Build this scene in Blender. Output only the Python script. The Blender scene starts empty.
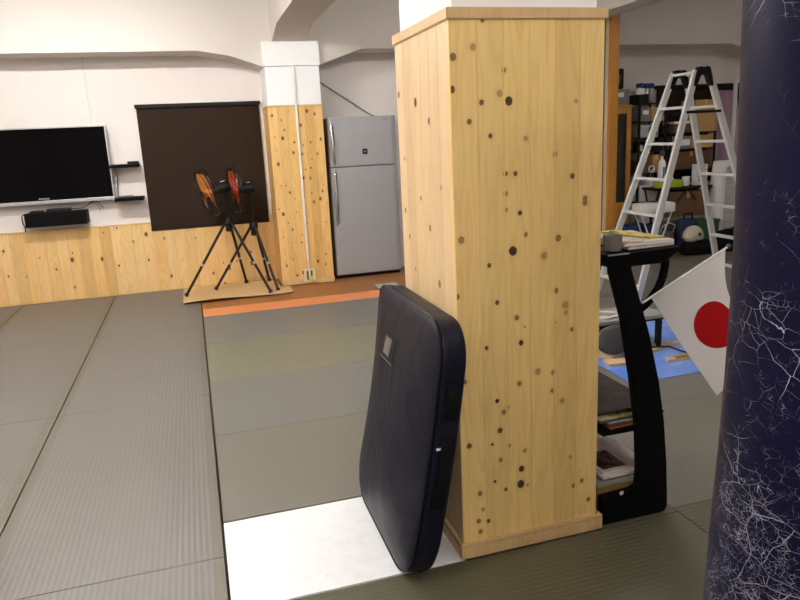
import bpy, bmesh, math, random
from mathutils import Vector, Matrix, noise
random.seed(7)
SC = bpy.context.scene
COL = SC.collection
PI = math.pi

# ------------------------------------------------------------------ node helpers
def new_mat(name):
    m = bpy.data.materials.new(name); m.use_nodes = True
    nt = m.node_tree; nt.nodes.clear()
    out = nt.nodes.new('ShaderNodeOutputMaterial')
    b = nt.nodes.new('ShaderNodeBsdfPrincipled')
    nt.links.new(b.outputs[0], out.inputs[0])
    return m, nt, b
def put(nt, sock, v):
    if isinstance(v, bpy.types.NodeSocket): nt.links.new(v, sock)
    elif isinstance(v, (tuple, list)) and len(v) == 3 and sock.type == 'RGBA': sock.default_value = (*v, 1)
    else: sock.default_value = v
def M(nt, op, a, b=None, c=None, clamp=False):
    n = nt.nodes.new('ShaderNodeMath'); n.operation = op; n.use_clamp = clamp
    for i, v in enumerate((a, b, c)):
        if v is not None: put(nt, n.inputs[i], v)
    return n.outputs[0]
def VM(nt, op, a, b=None):
    n = nt.nodes.new('ShaderNodeVectorMath'); n.operation = op
    put(nt, n.inputs[0], a)
    if b is not None: put(nt, n.inputs[1], b)
    return n.outputs['Value'] if op in ('DISTANCE', 'LENGTH') else n.outputs[0]
def comb(nt, x, y, z=0.0):
    n = nt.nodes.new('ShaderNodeCombineXYZ')
    for i, v in enumerate((x, y, z)): put(nt, n.inputs[i], v)
    return n.outputs[0]
def sep(nt, v):
    n = nt.nodes.new('ShaderNodeSeparateXYZ'); put(nt, n.inputs[0], v); return n.outputs
def ramp(nt, f, stops):
    n = nt.nodes.new('ShaderNodeValToRGB'); put(nt, n.inputs[0], f)
    e = n.color_ramp.elements
    while len(e) < len(stops): e.new(0.5)
    for el, (p, c) in zip(e, stops):
        el.position = p; el.color = (*c, 1) if isinstance(c, tuple) else (c, c, c, 1)
    return n.outputs[0]
def mix(nt, f, a, b, mode='MIX'):
    n = nt.nodes.new('ShaderNodeMix'); n.data_type = 'RGBA'; n.blend_type = mode
    put(nt, n.inputs[0], f); put(nt, n.inputs[6], a); put(nt, n.inputs[7], b)
    return n.outputs[2]
def noi(nt, vec, scale, detail=3.0, rough=0.5, dist=0.0):
    n = nt.nodes.new('ShaderNodeTexNoise'); put(nt, n.inputs['Vector'], vec)
    n.inputs['Scale'].default_value = scale; n.inputs['Detail'].default_value = detail
    n.inputs['Roughness'].default_value = rough; n.inputs['Distortion'].default_value = dist
    return n.outputs['Fac']
def vor(nt, vec, scale, feature='F1', rnd=1.0):
    n = nt.nodes.new('ShaderNodeTexVoronoi'); n.feature = feature
    put(nt, n.inputs['Vector'], vec); n.inputs['Scale'].default_value = scale
    n.inputs['Randomness'].default_value = rnd
    return n
def tc(nt, which='Object'):
    return nt.nodes.new('ShaderNodeTexCoord').outputs[which]
def bump(nt, b, h, dist, strength=1.0):
    n = nt.nodes.new('ShaderNodeBump'); put(nt, n.inputs['Height'], h)
    n.inputs['Distance'].default_value = dist; n.inputs['Strength'].default_value = strength
    nt.links.new(n.outputs[0], b.inputs['Normal'])
def srgb(r, g, b):
    f = lambda c: (c/255/12.92) if c/255 <= .04045 else ((c/255+.055)/1.055)**2.4
    return (f(r), f(g), f(b))
_pm = {}
def plain(name, col, rough=0.5, metal=0.0, vary=0.06, spec=0.5, trans=0.0, coat=0.0):
    """A single-colour material with a faint procedural mottling."""
    if name in _pm: return _pm[name]
    m, nt, b = new_mat(name)
    v = tc(nt)
    n = noi(nt, v, 14, 4)
    c = mix(nt, n, tuple(x*(1-vary) for x in col), tuple(min(1, x*(1+vary)) for x in col))
    put(nt, b.inputs['Base Color'], c)
    put(nt, b.inputs['Roughness'], M(nt, 'MULTIPLY_ADD', n, 0.1, rough-0.05, True))
    b.inputs['Metallic'].default_value = metal
    b.inputs['Specular IOR Level'].default_value = spec
    b.inputs['Transmission Weight'].default_value = trans
    b.inputs['Coat Weight'].default_value = coat
    _pm[name] = m
    return m

# ------------------------------------------------------------------ wood
def wood(name, base, dark, bw, u0=0.0, knots=None, dens=5.0, kdark=(0.035, 0.013, 0.005), kthr=0.55, grain=1.0, kr=1.0, tint=0.62, kl=0.9):
    """Knotty boards: UV in metres, v along the grain; bw = board width."""
    m, nt, b = new_mat(name)
    u, v, _ = sep(nt, tc(nt, 'UV'))
    idx = M(nt, 'FLOOR', M(nt, 'DIVIDE', M(nt, 'SUBTRACT', u, u0), bw))
    wn = nt.nodes.new('ShaderNodeTexWhiteNoise'); wn.noise_dimensions = '1D'; put(nt, wn.inputs['W'], idx)
    rnd = wn.outputs['Value']
    off = M(nt, 'MULTIPLY', rnd, 37.0)
    if knots:
        wob = noi(nt, comb(nt, u, v, off), 60, 2)
        uu = M(nt, 'MULTIPLY_ADD', wob, 0.004, M(nt, 'SUBTRACT', u, 0.002))
        p = comb(nt, uu, M(nt, 'MULTIPLY', v, 0.88), 0.0)
        groups = {}
        for (x, z, r, d) in knots: groups.setdefault(d, []).append((x, z, r))
        masks = []; allmin = None
        for d, lst in groups.items():
            cur = None
            for (x, z, r) in lst:
                q = M(nt, 'MULTIPLY', VM(nt, 'DISTANCE', p, (x, z*0.88, 0)), 1/r)
                cur = q if cur is None else M(nt, 'MINIMUM', cur, q)
            masks.append((d, cur))
            allmin = cur if allmin is None else M(nt, 'MINIMUM', allmin, cur)
        near = allmin
    else:
        wob = noi(nt, comb(nt, u, v, off), 40, 2)
        p = comb(nt, M(nt, 'MULTIPLY_ADD', wob, 0.008, u), M(nt, 'MULTIPLY', v, 0.7), M(nt, 'MULTIPLY', rnd, 0.0))
        vn = vor(nt, p, dens)
        vn.voronoi_dimensions = '2D'
        cr, cg, cb = sep(nt, vn.outputs['Color'])
        rad = M(nt, 'MULTIPLY', M(nt, 'MULTIPLY_ADD', M(nt, 'MULTIPLY', cg, cg), 0.012*kr, 0.006*kr), dens)
        gate = M(nt, 'GREATER_THAN', cr, kthr)
        near = M(nt, 'ADD', M(nt, 'DIVIDE', vn.outputs['Distance'], rad), M(nt, 'MULTIPLY', M(nt, 'SUBTRACT', 1.0, gate), 50.0))
        masks = [(None, near)]
    pull = M(nt, 'DIVIDE', 1.0, M(nt, 'ADD', 1.0, M(nt, 'MULTIPLY', near, near)))
    # long streaks plus cathedral figure that swings round the knots
    streak = noi(nt, comb(nt, M(nt, 'MULTIPLY', u, 150), M(nt, 'MULTIPLY', v, 2.0), off), 1.0, 4, 0.6)
    fig = noi(nt, comb(nt, M(nt, 'MULTIPLY', u, 11), M(nt, 'MULTIPLY', v, 1.15), off), 1.0, 2, 0.45)
    ph = M(nt, 'MULTIPLY_ADD', pull, 2.2, M(nt, 'MULTIPLY', fig, 62.0))
    rings = M(nt, 'MULTIPLY_ADD', M(nt, 'SINE', ph), 0.5, 0.5)
    band = noi(nt, comb(nt, M(nt, 'MULTIPLY', u, 38), M(nt, 'MULTIPLY', v, 0.7), off), 1.0, 3, 0.55)
    streak = M(nt, 'ADD', M(nt, 'MULTIPLY', streak, 0.5), M(nt, 'MULTIPLY', band, 0.5))
    ringm = M(nt, 'MULTIPLY', M(nt, 'POWER', rings, 3.0), 0.20*grain)
    f = M(nt, 'ADD', M(nt, 'MULTIPLY', M(nt, 'SUBTRACT', streak, 0.35), 0.62*grain), ringm, clamp=True)
    c = mix(nt, f, base, dark)
    warm = ramp(nt, rnd, [(0, (0.82, 0.73, 0.58)), (0.3, (1.0, 1.0, 1.0)), (0.65, (1.0, 0.90, 0.79)), (1, (0.94, 0.90, 0.74))])
    c = mix(nt, tint, c, warm, 'MULTIPLY')
    blot = noi(nt, comb(nt, M(nt, 'MULTIPLY', u, 6), M(nt, 'MULTIPLY', v, 1.2), off), 1.0, 3)
    c = mix(nt, M(nt, 'MULTIPLY', ramp(nt, blot, [(0.5, 0.0), (0.75, 1.0)]), 0.28), c, dark)
    # dark halo, then knots
    halo = M(nt, 'MULTIPLY', M(nt, 'SUBTRACT', 2.2, near, clamp=True), 0.22, clamp=True)
    c = mix(nt, halo, c, dark)
    for d, mk in masks:
        hard = ramp(nt, mk, [(0.0, 1.0), (0.82, 1.0), (1.1, 0.0), (1.2, 0.0)]) if d is not None else \
               M(nt, 'MULTIPLY', M(nt, 'SUBTRACT', 1.12, mk), 5.0, clamp=True)
        inner = noi(nt, comb(nt, u, v, off), 160, 3)
        if d is None:
            kc = mix(nt, M(nt, 'MULTIPLY', cb, kl), kdark, (0.30, 0.14, 0.04))
        else:
            kc = {1.0: (0.022, 0.006, 0.004), 0.75: (0.10, 0.040, 0.013), 0.5: (0.215, 0.115, 0.034), 0.25: (0.32, 0.19, 0.066)}[d]
        kc2 = mix(nt, M(nt, 'MULTIPLY', M(nt, 'SUBTRACT', inner, 0.35), 0.8, clamp=True), kc, (0.30, 0.15, 0.05))
        c = mix(nt, M(nt, 'MULTIPLY', hard, {None: 0.95, 1.0: 1.0, 0.75: 0.98, 0.5: 0.92, 0.25: 0.75}[d]), c, kc2)
    put(nt, b.inputs['Base Color'], c)
    b.inputs['Roughness'].default_value = 0.48
    b.inputs['Specular IOR Level'].default_value = 0.35
    bump(nt, b, streak, 0.0006, 0.35)
    return m

# ------------------------------------------------------------------ mesh builder
class MB:
    def __init__(s): s.bm = bmesh.new(); s.mi = 0
    def _f(s, vs):
        try:
            f = s.bm.faces.new(vs); f.material_index = s.mi; return f
        except ValueError: return None
    def box(s, x0, y0, z0, x1, y1, z1, bev=0.0, mat=None):
        t = bmesh.new()
        vs = [t.verts.new((x, y, z)) for x in (x0, x1) for y in (y0, y1) for z in (z0, z1)]
        for q in ((0, 1, 3, 2), (4, 6, 7, 5), (0, 4, 5, 1), (2, 3, 7, 6), (0, 2, 6, 4), (1, 5, 7, 3)): t.faces.new([vs[i] for i in q])
        if bev > 0: bmesh.ops.bevel(t, geom=t.edges[:], offset=bev, segments=2, affect='EDGES', profile=0.6)
        s.merge(t, mat)
        return s
    def merge(s, t, mat=None):
        mp = {}
        for v in t.verts: mp[v] = s.bm.verts.new(mat @ v.co if mat else v.co)
        for f in t.faces: s._f([mp[v] for v in f.verts])
        t.free()
    def bar(s, p, q, w, h, up=(0, 0, 1), bev=0.0):
        p, q = Vector(p), Vector(q); d = (q-p); L = d.length; d.normalize()
        side = d.cross(Vector(up))
        if side.length < 1e-4: side = d.cross(Vector((0, 1, 0)))
        side.normalize(); u = side.cross(d)
        mt = Matrix(((d.x, side.x, u.x, p.x), (d.y, side.y, u.y, p.y), (d.z, side.z, u.z, p.z), (0, 0, 0, 1)))
        return s.box(0, -w/2, -h/2, L, w/2, h/2, bev, mt)
    def tube(s, pts, r, n=10, cap=True, closed=False):
        pts = [Vector(p) for p in pts]; rings = []
        R = r if isinstance(r, (list, tuple)) else [r]*len(pts)
        prev = None; N = len(pts)
        for i, p in enumerate(pts):
            a = pts[(i-1) % N] if (closed or i > 0) else p
            c = pts[(i+1) % N] if (closed or i < N-1) else p
            d = (c-a).normalized()
            if prev is None:
                k = Vector((0, 0, 1)) if abs(d.z) < .9 else Vector((1, 0, 0))
                nrm = (k - d*k.dot(d)).normalized()
            else: nrm = (prev - d*prev.dot(d)).normalized()
            prev = nrm; bn = d.cross(nrm)
            rings.append([s.bm.verts.new(p + (nrm*math.cos(2*PI*j/n) + bn*math.sin(2*PI*j/n))*R[i]) for j in range(n)])
        for i in range(N if closed else N-1):
            A, B = rings[i], rings[(i+1) % N]
            for j in range(n): s._f([A[j], A[(j+1) % n], B[(j+1) % n], B[j]])
        if cap and not closed: s._f(rings[0][::-1]); s._f(rings[-1])
        return s
    def lathe(s, prof, n=32, mat=None, cap=True):
        rings = []
        for r, z in prof:
            rings.append([s.bm.verts.new((mat @ Vector((r*math.cos(2*PI*j/n), r*math.sin(2*PI*j/n), z))) if mat else (r*math.cos(2*PI*j/n), r*math.sin(2*PI*j/n), z)) for j in range(n)])
        for A, B in zip(rings, rings[1:]):
            for j in range(n): s._f([A[j], A[(j+1) % n], B[(j+1) % n], B[j]])
        if cap: s._f(rings[0][::-1]); s._f(rings[-1])
        return s
    def prism(s, poly, a, b, axis='y', bev=0.0):
        """Extrude a 2-D outline between a and b along an axis ('y': (x,z), 'x': (y,z), 'z': (x,y))."""
        t = bmesh.new()
        def P(q, h): return {'y': (q[0], h, q[1]), 'x': (h, q[0], q[1]), 'z': (q[0], q[1], h)}[axis]
        A = [t.verts.new(P(q, a)) for q in poly]; B = [t.verts.new(P(q, b)) for q in poly]
        n = len(poly)
        t.faces.new(A); t.faces.new(B[::-1])
        for i in range(n): t.faces.new([A[i], B[i], B[(i+1) % n], A[(i+1) % n]])
        bmesh.ops.recalc_face_normals(t, faces=t.faces[:])
        if bev > 0: bmesh.ops.bevel(t, geom=[e for e in t.edges if len(e.link_faces) == 2 and e.calc_face_angle(0) > 0.6], offset=bev, segments=2, affect='EDGES')
        s.merge(t); return s
    def grid(s, fn, nu, nv, thick=0.0):
        V = [[s.bm.verts.new(fn(i/nu, j/nv)) for j in range(nv+1)] for i in range(nu+1)]
        for i in range(nu):
            for j in range(nv): s._f([V[i][j], V[i+1][j], V[i+1][j+1], V[i][j+1]])
        return s
    def build(s, name, mat, parent=None, smooth=False, loc=None, solid=0.0, recalc=True):
        bm = s.bm
        if recalc: bmesh.ops.recalc_face_normals(bm, faces=bm.faces[:])
        uv = bm.loops.layers.uv.new('UVMap')
        bm.normal_update()
        for f in bm.faces:
            n = f.normal; ax = max(range(3), key=lambda i: abs(n[i]))
            for l in f.loops:
                c = l.vert.co
                l[uv].uv = (c.x, c.z) if ax == 1 else ((c.y, c.z) if ax == 0 else (c.x, c.y))
        me = bpy.data.meshes.new(name); bm.to_mesh(me); bm.free()
        mats = mat if isinstance(mat, (list, tuple)) else [mat]
        for mm in mats: me.materials.append(mm)
        if smooth:
            me.polygons.foreach_set('use_smooth', [True]*len(me.polygons))
            try: me.set_sharp_from_angle(angle=math.radians(40))
            except Exception: pass
        o = bpy.data.objects.new(name, me); COL.objects.link(o)
        if parent: o.parent = parent
        if loc: o.location = loc
        if solid:
            md = o.modifiers.new('solid', 'SOLIDIFY'); md.thickness = solid; md.offset = 0
        return o

def tag(o, label=None, cat=None, group=None, kind=None):
    if label: o['label'] = label
    if cat: o['category'] = cat
    if group: o['group'] = group
    if kind: o['kind'] = kind
    return o
def thing(name, label, cat, loc=(0, 0, 0), rz=0.0, group=None, kind=None):
    o = bpy.data.objects.new(name, None); COL.objects.link(o)
    o.empty_display_size = 0.1
    o.location = loc; o.rotation_euler = (0, 0, rz)
    return tag(o, label, cat, group, kind)
def struct(o, label, cat): return tag(o, label, cat, None, 'structure')
def copy_tree(o, parent=None):
    c = o.copy(); COL.objects.link(c)
    if parent: c.parent = parent
    for ch in list(o.children): copy_tree(ch, c)
    return c
def rounded(pts, rad, n=5):
    """Round the corners of a polygon; rad = one radius or a list."""
    out = []; N = len(pts)
    for i in range(N):
        r = rad[i] if isinstance(rad, (list, tuple)) else rad
        p = Vector(pts[i]); a = Vector(pts[i-1]); c = Vector(pts[(i+1) % N])
        if r <= 0: out.append(tuple(p)); continue
        da, dc = (a-p), (c-p); r1 = min(r, da.length*.45, dc.length*.45)
        A = p+da.normalized()*r1; C = p+dc.normalized()*r1
        for k in range(n+1):
            t = k/n; q = A*(1-t)**2 + p*2*t*(1-t) + C*t*t; out.append(tuple(q))
    return out

# ------------------------------------------------------------------ materials
def paint(name, col, crack=False):
    m, nt, b = new_mat(name)
    v = tc(nt)
    n = noi(nt, v, 1.7, 5, 0.6)
    c = mix(nt, n, tuple(x*0.95 for x in col), tuple(min(1, x*1.03) for x in col))
    if crack:
        x, y, z = sep(nt, v)
        wob = M(nt, 'MULTIPLY', M(nt, 'SUBTRACT', noi(nt, v, 7, 4), 0.5), 0.03)
        d = M(nt, 'ABSOLUTE', M(nt, 'ADD', M(nt, 'ADD', x, 0.90), wob))
        line = M(nt, 'MULTIPLY', M(nt, 'LESS_THAN', d, 0.0022), M(nt, 'GREATER_THAN', z, 1.72))
        c = mix(nt, M(nt, 'MULTIPLY', line, 0.5), c, (0.25, 0.22, 0.2))
    put(nt, b.inputs['Base Color'], c); b.inputs['Roughness'].default_value = 0.75
    b.inputs['Specular IOR Level'].default_value = 0.25
    bump(nt, b, noi(nt, v, 160, 3), 0.0008, 0.3)
    return m
WALL = paint('cream_paint', srgb(230, 222, 217), True)
BEAM = paint('beam_paint', srgb(217, 210, 203))
WHITE = paint('white_paint', srgb(250, 250, 250))
CEIL = paint('ceiling_paint', srgb(232, 228, 220))

# knot positions on the pillar's face (metres: along the face, height, radius)
KNOTS = [(0.8795,1.7614,0.0105,0.25),(0.9133,1.8397,0.0076,0.5),(0.9838,1.6913,0.0079,0.5),(0.9049,1.5953,0.0088,0.75),(0.9672,1.6208,0.0109,0.25),(0.9992,1.5969,0.014,1.0),(0.8616,1.5383,0.0087,0.75),(0.9327,1.4917,0.0079,0.75),(1.0576,1.4775,0.0082,0.25),(0.9846,1.3693,0.0081,0.75),(1.02,1.3672,0.0082,0.75),(0.9847,1.3042,0.0082,0.5),(1.1647,1.4222,0.0095,0.25),(1.2304,1.3465,0.0097,0.75),(1.2411,1.5893,0.0074,0.25),(1.2796,1.2678,0.0099,0.5),(0.9847,1.2511,0.0072,0.5),(1.0347,1.2374,0.0083,1.0),(0.8239,1.1644,0.012,0.5),(1.0082,1.1117,0.0158,1.0),(0.921,1.0712,0.0082,0.75),(1.0562,1.1633,0.0084,0.5),(1.1781,1.1406,0.012,0.5),(1.1246,1.0844,0.013,0.25),(1.2795,1.2546,0.011,0.5),(0.8045,0.9763,0.0091,0.5),(0.9472,0.9404,0.0084,0.75),(1.1697,0.9577,0.01,0.5),(1.0203,0.8789,0.0097,0.5),(1.2076,0.9018,0.0135,0.25),(1.2102,0.8744,0.009,0.25),(1.2334,0.8101,0.008,0.5),(1.0496,0.842,0.0033,0.75),(1.0354,0.7865,0.0098,1.0),(0.9054,0.7845,0.0074,0.75),(1.0999,0.6715,0.0123,0.25),(1.1603,0.6593,0.0091,0.5),(1.1679,0.8435,0.0034,0.5),(0.8235,0.6742,0.0077,0.5),(1.0274,0.6375,0.0093,0.5),(1.1582,0.5912,0.0084,0.5),(0.9415,0.5859,0.008,1.0),(0.9663,0.5403,0.0093,0.5),(0.9824,0.5556,0.007,0.25),(0.9506,0.4732,0.0105,0.75),(0.8324,0.4352,0.0102,0.75),(0.9204,0.4252,0.0058,1.0),(0.9842,0.4088,0.0071,0.5),(0.9513,0.3595,0.0094,0.5),(1.0465,0.3777,0.0084,0.25),(1.0333,0.309,0.012,1.0),(1.0303,0.249,0.0157,1.0),(1.0571,0.2398,0.0061,0.25),(0.9277,0.2796,0.0059,1.0),(0.9695,0.2398,0.0072,0.75),(0.8689,0.244,0.0093,0.5),(0.8798,0.1787,0.0082,0.25),(0.8615,0.1356,0.0094,0.5),(0.8987,0.1274,0.0083,0.75),(0.8679,0.0919,0.0094,0.5),(1.2324,0.318,0.0075,0.25),(1.2817,0.2129,0.009,0.5),(1.247,0.199,0.0089,0.5),(1.3115,0.1292,0.0091,0.5),(1.1967,0.5463,0.011,0.25),(0.8128,1.733,0.012,0.5),(0.8064,1.6373,0.011,0.75)]
W_BASE = srgb(248, 219, 150); W_DARK = srgb(212, 166, 98)
WOOD_FRONT = wood('pine_boards_front', W_BASE, W_DARK, 0.0908, 0.80, KNOTS)
WOOD_SIDE_LIT = wood('pine_boards_side_lit', srgb(240, 214, 172), srgb(214, 172, 118), 0.0985, 2.09, [(2.30, 1.55, .012, .75), (2.60, 1.42, .008, .5), (2.62, 1.22, .01, .5), (2.58, 1.12, .008, .75), (2.25, .99, .014, .5), (2.42, 1.28, .008, .75), (2.44, 1.62, .016, 1.), (2.33, 1.18, .012, .5), (2.56, 1.3, .007, .25), (2.2, 1.33, .009, .5), (2.52, 1.0, .008, .5), (2.64, 1.66, .012, .75)])  # same pine, made paler and pinker: light on the side face put into the colour
WOOD_FAR = wood('cedar_boards', srgb(238, 204, 138), srgb(204, 150, 80), 0.094, 0.83, None, 11.0, kthr=0.40, kr=0.85, grain=1.3, tint=0.9, kl=0.25)
WOOD_WALL = wood('cedar_wainscot', srgb(236, 204, 146), srgb(206, 158, 96), 0.1062, -3.1, None, 6.5, kthr=0.55, grain=1.3, tint=1.0, kr=1.1, kl=0.5)
WOOD_TRIM = wood('pine_trim', srgb(222, 192, 146), srgb(190, 150, 102), 3.0, -9.0, [(9, 9, .01, .5)])
WOOD_POST = wood('honey_wood', srgb(196, 140, 60), srgb(150, 98, 36), 3.0, -9.0, [(9, 9, .01, .5)])
WOOD_CAB = wood('cabinet_wood', srgb(200, 145, 62), srgb(158, 104, 40), 3.0, -9.0, [(9, 9, .01, .5)])
WOOD_RACK = wood('rack_base_wood', srgb(150, 122, 70), srgb(110, 84, 44), 3.0, -9.0, [(9, 9, .01, .5)])
WOOD_FLOOR = wood('floor_wood', srgb(160, 110, 64), srgb(124, 78, 40), 0.15, 0.0, [(9, 9, .01, .5)])
WOOD_SCRAP = wood('raw_wood', srgb(226, 200, 160), srgb(196, 160, 112), 3.0, -9.0, [(9, 9, .01, .5)])

def mat_cover(name, col, along, border=None, hw=0.43):
    """Woven judo-mat surface: ribs run along the given axis (object space)."""
    m, nt, b = new_mat(name)
    v = tc(nt); x, y, z = sep(nt, v)
    q, ln = (y, x) if along == 'x' else (x, y)
    rib = M(nt, 'MULTIPLY_ADD', M(nt, 'SINE', M(nt, 'MULTIPLY', q, 2*PI/0.0225)), 0.5, 0.5)
    weave = noi(nt, comb(nt, M(nt, 'MULTIPLY', q, 300), M(nt, 'MULTIPLY', ln, 40)), 1.0, 2)
    big = noi(nt, comb(nt, M(nt, 'MULTIPLY', q, 3.0), M(nt, 'MULTIPLY', ln, 0.9), 3.3), 1.0, 4)
    f = M(nt, 'ADD', M(nt, 'MULTIPLY', rib, 0.34), M(nt, 'ADD', M(nt, 'MULTIPLY', weave, 0.25), M(nt, 'MULTIPLY', big, 0.45)))
    c = mix(nt, f, tuple(k*0.50 for k in col), tuple(k*0.84 for k in col))
    amp = rib
    if border:
        edge = M(nt, 'GREATER_THAN', M(nt, 'ABSOLUTE', q), hw-0.042)
        c = mix(nt, M(nt, 'MULTIPLY', edge, 0.55), c, border)
        amp = M(nt, 'MULTIPLY', rib, M(nt, 'SUBTRACT', 1.0, edge))
    put(nt, b.inputs['Base Color'], c)
    put(nt, b.inputs['Roughness'], M(nt, 'MULTIPLY_ADD', big, 0.16, 0.38))
    b.inputs['Specular IOR Level'].default_value = 0.5
    bump(nt, b, M(nt, 'ADD', amp, M(nt, 'MULTIPLY', weave, 0.35)), 0.0012, 0.55)
    return m
MAT_LEFT = mat_cover('mat_cover_grey', srgb(130, 125, 119), 'y', srgb(98, 92, 72), 0.434)
MAT_MID = mat_cover('mat_cover_olive_grey', srgb(131, 127, 115), 'x')
MAT_GREEN = mat_cover('mat_cover_olive', srgb(138, 135, 114), 'x')
MAT_COOL = mat_cover('mat_cover_cool', srgb(131, 129, 123), 'x')
MAT_SHADED = mat_cover('mat_cover_shaded_olive', srgb(100, 97, 74), 'x', None)  # darkened mat cover: shade on the near floor put into the colour
ORANGE = plain('orange_foam', srgb(214, 136, 84), 0.7, vary=0.08)

BLACK = plain('black_laminate', (0.003, 0.003, 0.0033), 0.6, spec=0.08)
BLACKP = plain('black_plastic', (0.005, 0.005, 0.0055), 0.45, spec=0.25)
BLACKM = plain('black_metal', (0.007, 0.007, 0.0075), 0.35, 0.2, spec=0.4)
RUBBER = plain('black_rubber', (0.012, 0.012, 0.012), 0.7)
STEEL = plain('fridge_steel', srgb(166, 165, 167), 0.40, 0.12, vary=0.03)
STEEL_D = plain('fridge_side', srgb(122, 124, 130), 0.5, 0.3)
CHROME = plain('chrome', srgb(215, 218, 222), 0.18, 0.9)
SILVER = plain('silver_plastic', srgb(178, 178, 180), 0.35, 0.5)
ALU = plain('aluminium', srgb(216, 216, 214), 0.36, 0.25, vary=0.05)
WPLAST = plain('white_plastic', srgb(238, 236, 232), 0.4)
PAPER = plain('paper_edge', srgb(240, 234, 226), 0.8)
CARD = plain('cardboard', srgb(206, 172, 122), 0.85)
CARD_D = plain('brown_cardboard', srgb(104, 74, 46), 0.85)
CARD_T = plain('tan_cardboard', srgb(188, 148, 88), 0.85)
BLUEP = plain('blue_plastic', srgb(52, 68, 118), 0.45)
BLUED = plain('dark_blue_plastic', srgb(30, 44, 84), 0.5)
GREENP = plain('green_plastic', srgb(56, 98, 72), 0.5)
GREYP = plain('grey_plastic', srgb(128, 128, 124), 0.5)
GREYD = plain('dark_grey_plastic', srgb(74, 74, 70), 0.55)
LIME = plain('lime_card', srgb(168, 190, 40), 0.6)
MAUVE = plain('mauve_cloth', srgb(168, 142, 158), 0.9)
CREAMC = plain('cream_cloth', srgb(206, 198, 170), 0.85)
BLACKC = plain('black_cloth', (0.006, 0.006, 0.007), 0.9, spec=0.1)
BROWN_BLIND = plain('brown_blind_cloth', srgb(46, 35, 27), 0.85, vary=0.08, spec=0.1)
BROWN_DK = plain('dark_brown', srgb(30, 22, 17), 0.6, spec=.2)
BLUECAP = plain('blue_cap', srgb(36, 50, 120), 0.4)
YELLOW = plain('yellow_cover', srgb(214, 200, 96), 0.6)
ORANGEC = plain('orange_cover', srgb(176, 84, 44), 0.6)
TVSCREEN = plain('tv_glass', (0.0015, 0.0015, 0.0016), 0.15, spec=0.06)
WIRE_W = plain('white_cable', srgb(232, 230, 222), 0.5)
WIRE_K = plain('dark_cable', srgb(48, 44, 42), 0.6)
TRACK = plain('dark_track', srgb(62, 40, 34), 0.6)
PALE = plain('pale_strip', srgb(214, 196, 168), 0.6)

def cover_mat(name, a, b_, c_, scale=18.0, thr=0.5):
    """Printed magazine cover: blocks of colour and picture-like mottling."""
    m, nt, b = new_mat(name)
    v = tc(nt)
    n1 = noi(nt, v, scale, 5, 0.65, 0.6)
    vv = vor(nt, v, scale*0.7)
    g = sep(nt, vv.outputs['Color'])[0]
    c = mix(nt, ramp(nt, n1, [(thr-0.08, 0.0), (thr+0.08, 1.0)]), a, b_)
    c = mix(nt, ramp(nt, g, [(0.7, 0.0), (0.75, 1.0)]), c, c_)
    put(nt, b.inputs['Base Color'], c); b.inputs['Roughness'].default_value = 0.55; b.inputs['Specular IOR Level'].default_value = 0.12
    return m
COV_DARK = cover_mat('dark_cover', srgb(48, 42, 37), srgb(58, 51, 45), srgb(66, 58, 52), 24)
COV_GREEN = cover_mat('green_cover', srgb(150, 146, 60), srgb(74, 78, 52), srgb(170, 164, 128), 26)
COV_PINK = cover_mat('pink_white_cover', srgb(234, 222, 220), srgb(222, 208, 208), srgb(226, 190, 196), 9, 0.42)
COV_PHOTO = cover_mat('photo_print', srgb(70, 44, 40), srgb(132, 96, 88), srgb(46, 28, 26), 40)
COV_YEL = cover_mat('yellow_print', srgb(216, 200, 96), srgb(204, 190, 120), srgb(98, 88, 50), 40)
COV_MIX = cover_mat('mixed_cover', srgb(206, 192, 178), srgb(222, 212, 200), srgb(150, 130, 120), 30)

def blue_sheet():
    m, nt, b = new_mat('sky_print_sheet')
    v = tc(nt)
    n = noi(nt, v, 2.4, 6, 0.62, 0.8); n2 = noi(nt, v, 9, 4, 0.6)
    c = mix(nt, ramp(nt, n, [(0.38, 0.0), (0.62, 1.0)]), srgb(92, 136, 232), srgb(152, 184, 240))
    c = mix(nt, M(nt, 'MULTIPLY', ramp(nt, n2, [(0.56, 0.0), (0.72, 1.0)]), 0.6), c, srgb(208, 216, 232))
    put(nt, b.inputs['Base Color'], c); b.inputs['Roughness'].default_value = 0.3
    return m
def pad_vinyl():
    m, nt, b = new_mat('pad_vinyl')
    v = tc(nt)
    n = noi(nt, v, 5, 5, 0.6)
    put(nt, b.inputs['Base Color'], mix(nt, n, (0.003, 0.003, 0.009), (0.007, 0.007, 0.020)))
    put(nt, b.inputs['Roughness'], M(nt, 'MULTIPLY_ADD', n, 0.22, 0.34))
    b.inputs['Specular IOR Level'].default_value = 0.22
    h = M(nt, 'ADD', M(nt, 'MULTIPLY', noi(nt, v, 420, 2), 0.12), M(nt, 'MULTIPLY', noi(nt, v, 8, 3, 0.5, 0.4), 2.2))
    bump(nt, b, h, 0.005, 0.6)
    return m
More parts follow.
